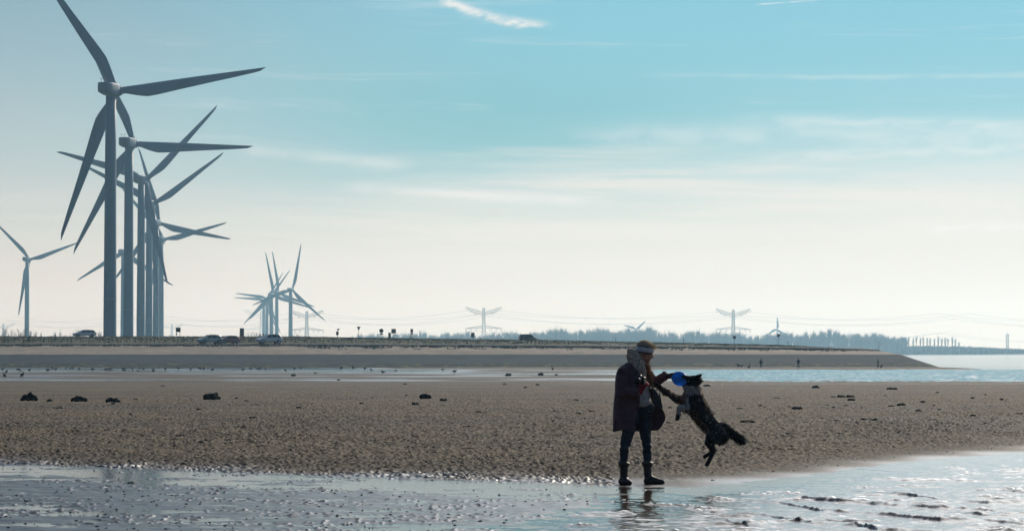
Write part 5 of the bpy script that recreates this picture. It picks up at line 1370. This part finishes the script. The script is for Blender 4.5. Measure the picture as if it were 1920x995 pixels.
# ================================================================ BIRDS
M_BIRD = material('dark_plumage', (.016, .018, .022), .9); M_BEAK = material('beak', (.25, .10, .03), .6); M_BW = material('white_plumage', (.45, .45, .45), .9)
def bird_proto(pose):
    b = MB()
    if pose == 0:    # standing, head low
        b.ball((0, 0, .20), (.17, .075, .085), 14, Matrix.Rotation(R(8), 3, 'Y')); b.caps((.12, 0, .23), (.17, 0, .29), .042, .036); b.ball((.18, 0, .30), (.042, .036, .036), 10); b.caps((-.14, 0, .20), (-.25, 0, .19), .035, .012)
        beak = ((.21, 0, .295), (.29, 0, .265)); legs = 1
    elif pose == 1:  # upright
        b.ball((0, 0, .22), (.13, .08, .10), 14, Matrix.Rotation(R(-35), 3, 'Y')); b.caps((.06, 0, .29), (.08, 0, .38), .045, .036); b.ball((.09, 0, .39), (.042, .036, .038), 10); b.caps((-.09, 0, .15), (-.17, 0, .09), .04, .012)
        beak = ((.12, 0, .385), (.20, 0, .365)); legs = 1
    else:            # probing the mud
        b.ball((0, 0, .21), (.16, .075, .08), 14, Matrix.Rotation(R(25), 3, 'Y')); b.caps((.12, 0, .17), (.19, 0, .11), .04, .034); b.ball((.20, 0, .10), (.040, .034, .034), 10); b.caps((-.13, 0, .27), (-.22, 0, .31), .035, .012)
        beak = ((.22, 0, .08), (.25, 0, .01)); legs = 1
    me = remeshed(b, .014, 1, 'plumage'); k = MB(); k.caps(beak[0], beak[1], .012, .005, 6); l = []
    for s in (-1, 1):
        m_ = MB(); m_.tube([(0, s * .035, .14), (.01, s * .035, .07), (0, s * .035, 0), ], .009, 6); m_.tube([(-.01, s * .035, .004), (.05, s * .035, .004)], .008, 6); l.append(m_.mesh('leg'))
    return me, k.mesh('beak'), l
BP = [bird_proto(i) for i in range(3)]
bird_list = [(5, 692.5), (12, 698.5), (34, 693.5), (38, 695), (55, 694.7), (88, 692.5), (91, 694.8), (98, 691), (104, 692.8), (124, 690.5), (131, 691), (136, 691), (148, 691.5), (174, 693), (198, 692.5), (203, 692), (208, 691), (230, 691.5), (233, 694.5), (248, 692), (258, 694.5), (262, 690.5), (269, 691.8),
  (286, 692.2), (288, 696), (310, 692.5), (335, 691), (357, 692.5), (375, 691.5), (382, 692), (398, 693.5), (456, 693.2), (470, 691.5), (484, 691.5), (488, 691.3), (498, 691.3), (535, 694.5), (552, 691), (563, 690), (640, 690.4), (662, 690.2), (684, 691), (696, 693.6), (742, 694.7), (718, 698.5), (852, 697.5), (830, 692.5), (1036, 692.5)]
ords = ['first', 'second', 'third', 'fourth', 'fifth', 'sixth', 'seventh', 'eighth', 'ninth', 'tenth', 'eleventh', 'twelfth', 'thirteenth', 'fourteenth', 'fifteenth', 'sixteenth', 'seventeenth', 'eighteenth', 'nineteenth', 'twentieth',
        'twenty-first', 'twenty-second', 'twenty-third', 'twenty-fourth', 'twenty-fifth', 'twenty-sixth', 'twenty-seventh', 'twenty-eighth', 'twenty-ninth', 'thirtieth', 'thirty-first', 'thirty-second', 'thirty-third', 'thirty-fourth', 'thirty-fifth', 'thirty-sixth', 'thirty-seventh', 'thirty-eighth', 'thirty-ninth', 'fortieth',
        'forty-first', 'forty-second', 'forty-third', 'forty-fourth', 'forty-fifth', 'forty-sixth', 'forty-seventh', 'forty-eighth', 'forty-ninth', 'fiftieth']
def put_bird(px, py, label, k=1., white=False, pose=None):
    p = ground_at(px, py + 2.4); me, bk, lg = BP[rg.choice((0, 0, 1, 2)) if pose is None else pose]
    root = empty('wading_bird', tuple(p), rg.choice((0, PI)) + rg.uniform(-.6, .6), label, 'bird', 'wading birds feeding on the far wet flats'); root.scale = (k,) * 3
    b_ = obj('plumage', me, None, root)
    if not me.materials: me.materials.append(M_BIRD)
    for n_, m_, mt in [('beak', bk, M_BEAK)] + [('leg', l, M_BEAK) for l in lg]:
        o = obj(n_, m_, None, root)
        if not m_.materials: m_.materials.append(mt)
    if white:
        m2 = MB(); m2.ball((.02, 0, .17), (.10, .083, .055), 12); m2.build('white_belly', M_BW, root)
    return root
for i, (px, py) in enumerate(sorted(bird_list)):
    put_bird(px, py, 'small dark wading bird on the far wet flat, ' + ords[i] + ' from the left', rg.uniform(1.0, 1.5))
put_bird(8.5, 706, 'larger dark bird standing near the left edge on the nearer mud strip', 1.35, True, 1)
put_bird(41.5, 706, 'larger upright dark and white bird, right one of the two on the nearer mud', 1.55, True, 1)

# ================================================================ ROCKS, TIMBERS, WEED
M_ROCK = material('wet_dark_rock', (.020, .022, .022), .85, (.045, .046, .042), 4, bump=.02, bscale=9, spec=.2); M_WEED = material('green_weed', (.050, .075, .012), .8, (.03, .045, .012), 8, bump=.02, bscale=20)
def rock_mesh(seed, w_, dpt, h_, pts=2, rough_=.22, sub=18):
    r_ = random.Random(seed); b = MB()
    for k in range(pts):
        b.ball(((k - (pts - 1) / 2) * w_ / max(pts, 1) * .8, r_.uniform(-.1, .1) * dpt, h_ * r_.uniform(.18, .36) if pts > 1 else h_ * .3), (w_ / (1.35 * pts + .55) * r_.uniform(.85, 1.15), dpt / 2, h_ * r_.uniform(.5, .68)), sub)
    me = remeshed(b, max(w_ / 26, .008), 1, 'rock'); c = mverts(me); nn = np.empty(len(me.vertices) * 3); me.vertices.foreach_get('normal', nn); s = w_ / 3.2
    n_ = pn(c[:, 0] / s + seed, c[:, 2] / s * 1.1 + c[:, 1] / s, 81) * .8 + pn(c[:, 0] / s * 3.2, (c[:, 2] * 1.3 + c[:, 1]) / s * 3.2 + seed, 82) * .35
    c = c + nn.reshape(-1, 3) * (n_ * rough_ * min(w_, h_ * 1.6))[:, None]; c[:, 2] = np.maximum(c[:, 2], -.03); me.vertices.foreach_set('co', c.reshape(-1)); me.update(); return me
def rock(px, py, wpx, hpx, label, seed, pts=1, name='rock', cat='rock', group='dark stones scattered over the sand flat', weed=False):
    p = ground_at(px, py); s = p.y / F; w_, h_ = wpx * s, hpx * s * 1.05
    o = obj(name, rock_mesh(seed, w_, max(w_ * .7, .1), h_ * 1.1, pts), M_ROCK, loc=(p.x, p.y, p.z - h_ * .06)); props(o, label, cat, group)
    if weed:
        m_ = MB(); m_.ball((0, 0, h_ * .78), (w_ * .26, w_ * .24, h_ * .20), 12); me = remeshed(m_, max(w_ / 30, .008), 1, 'green_weed'); o2 = obj('green_weed', me, M_WEED, o)
    return o
big = [(54, 752, 25, 15, 1, 'rounded dark boulder, leftmost of the large stones on the flat', False), (148, 753, 25, 11, 1, 'flat-topped dark boulder, second large stone from the left', False),
       (212, 754.5, 31, 9, 2, 'low double boulder with a rounded right half, third large stone', False), (397, 749.5, 29, 14, 2, 'weedy dark boulder, rightmost of the four large stones', True)]
for i, (px, py, w_, h_, n_, lb, wd) in enumerate(big): rock(px, py, w_, h_, lb, i + 1, n_, 'boulder', 'boulder', 'large boulders on the left of the sand flat', wd)
small = [(93, 753, 11, 5), (110, 766, 22, 4), (255, 749, 8, 2), (212, 758.5, 9, 4), (245, 778, 6, 3), (305, 724, 9, 2), (308, 775, 8, 2), (372, 769, 8, 4), (443, 747.5, 6, 3), (462, 753, 11, 3), (480, 758.5, 8, 2), (560, 766, 9, 4), (563, 758, 8, 2), (588, 770, 7, 3), (474, 783.5, 15, 3),
  (338, 818, 17, 3.5), (270, 816.5, 16, 3), (402, 810, 8, 2), (315, 863.5, 14, 3), (285, 844, 15, 2.5), (44, 853, 14, 4), (25, 785, 8, 2), (550, 704.5, 10, 4), (635, 712.5, 8, 2), (591, 700, 5, 2),
  (797, 748, 21, 9), (832, 752.5, 14, 5), (779, 759.5, 13, 5), (678, 758.5, 9, 4), (898, 774.5, 9, 4), (876, 801.5, 18, 4), (714, 809, 11, 3), (762, 742.5, 5, 2.5), (699, 746.5, 7, 2), (912, 766, 5, 2), (953, 704.5, 11, 5), (1014, 703.8, 12, 5.5), (1043, 703.4, 7, 3), (1008, 722, 6, 3), (985, 727.5, 5, 3), (947, 720.5, 10, 2.5), (760, 720.8, 9, 2.5),
  (1081, 750.5, 10, 3), (1040, 771.5, 7, 2.5), (1058, 771.2, 7, 2), (1085, 777, 10, 4), (1052, 785.5, 8, 2.5), (1036, 790, 8, 3), (1109, 771.5, 10, 3), (1128, 779.2, 9, 3),
  (1256, 766, 6.5, 4), (1326, 724.5, 12, 4), (1530, 728, 12, 5.5), (1673, 730.5, 19, 4.5), (1578, 745.5, 16, 5), (1595, 745.5, 16, 5), (1562, 745.5, 10, 3), (1596, 751.5, 14, 4.5), (1426, 761.5, 7, 3), (1434, 764.5, 8, 3), (1494, 768.5, 19, 6), (1480, 764, 8, 3), (1518, 773, 7, 2), (1552, 760.5, 6, 2.5), (1564, 764.5, 8, 3),
  (1586, 761.5, 12, 2.5), (1690, 761, 14, 5.5), (1671, 762.5, 12, 3), (1730, 755.5, 9, 4), (1722, 772, 10, 4.5), (1704, 770, 6, 2.5), (1752, 761, 7, 2.5), (1762, 768.5, 10, 3), (1824, 747.5, 7, 3.5), (1878, 750.5, 8, 4), (1824, 781, 10, 4.5), (1912, 777, 13, 4), (1848, 741, 5, 2.5), (1758, 737, 7, 2.5), (1569, 789, 9, 3), (1437, 787.5, 8, 2.5), (1749, 788.5, 14, 3.5), (1850, 794.5, 12, 3), (1457, 746.5, 12, 2.5), (1660, 742, 8, 2), (1375, 768, 8, 2)]
small = sorted(small, key=lambda t: t[0])
zones = [(0, 640, 'left third'), (640, 1150, 'middle'), (1150, 1560, 'stretch beside the dog'), (1560, 1925, 'right end')]
for z0_, z1_, nm in zones:
    sel = [t for t in small if z0_ <= t[0] < z1_]
    for i, (px, py, w_, h_) in enumerate(sel):
        sz = 'flat' if h_ < 3 else 'small' if w_ < 10 else 'middling'
        rock(px, py, w_, h_, '%s dark stone, %s from the left on the %s of the sand' % (sz, ords[i], nm), 20 + int(px) % 17, 1 if w_ < 13 else 2, 'stone', 'stone')
def plank(px, py, wpx, hpx, label, green):
    p = ground_at(px, py); s = p.y / F; L_ = wpx * s; root = MB(); n_ = 14; rings = []
    for i in range(n_ + 1):
        t = i / n_; x = (t - .5) * L_; r_ = hpx * s * .55 * (.75 + .25 * math.sin(t * 7 + 1)) * (.6 if i in (0, n_) else 1)
        rings.append([(x, r_ * 1.3 * math.cos(a), r_ * .7 + r_ * math.sin(a)) for a in np.linspace(0, 2 * PI, 10, endpoint=False)])
    root.loft(rings); o = root.build('driftwood', M_ROCK, loc=(p.x, p.y, p.z)); o.rotation_euler = (0, 0, R(6)); props(o, label, 'driftwood', 'driftwood pieces on the sand')
    if green:
        m_ = MB(); m_.ball((0, 0, hpx * s * .95), (L_ * .42, .03, hpx * s * .28), 12); m_.build('green_weed', M_WEED, o)
plank(1402, 793, 30, 5, 'weed-covered green timber lying on the sand just right of the dog\'s tail', True); plank(1630, 788.5, 32, 6, 'dark waterlogged timber lying on the right part of the sand', False)
plank(1248, 848, 20, 2.2, 'thin dark stick on the sand right of the woman\'s knee', False)
m_ = None
p = ground_at(1388, 767); mm = MB(); mm.ball((0, 0, .02), (.10, .08, .035), 12); o = obj('weed_clump', remeshed(mm, .012, 1, 'weed_clump'), M_WEED, loc=tuple(p)); props(o, 'small clump of bright green weed on the sand above the green timber', 'weed')
# shells and scraps strewn over the wet sand: uncountable
M_SHELL = material('shells', (.035, .032, .03), .5, (.22, .20, .18), 1.3, lo=.60, hi=.66)
mb = MB()
for k in range(1300):
    dd = 24 + 24 * rg.random() ** 1.15; x = rg.uniform(-.215, .215) * dd; s_w = dd - float(waterline(x)); xb_ = 1.9 - (32 - dd) * .2156
    if (s_w < 0 and x > xb_ - .1) or (x > 1.6 and s_w < .8): continue
    if s_w > 5 and rg.random() < .6: continue
    z = ground_z(x, dd); big_ = rg.random() < .03; w_ = rg.uniform(.008, .026) * (1.7 if big_ else 1); h2 = rg.uniform(.003, .009) * (1.8 if big_ else 1); dp = rg.uniform(.006, .012)
    mb.add([(x - w_, dd, z), (x - w_ * .2, dd - dp, z), (x + w_, dd, z), (x + w_ * .1, dd + dp, z), (x + rg.uniform(-.4, .4) * w_, dd, z + h2 + .005)], [(0, 1, 4), (1, 2, 4), (2, 3, 4), (3, 0, 4)])
o = mb.build('shells_and_scraps', M_SHELL, smooth=False); props(o, kind='stuff')
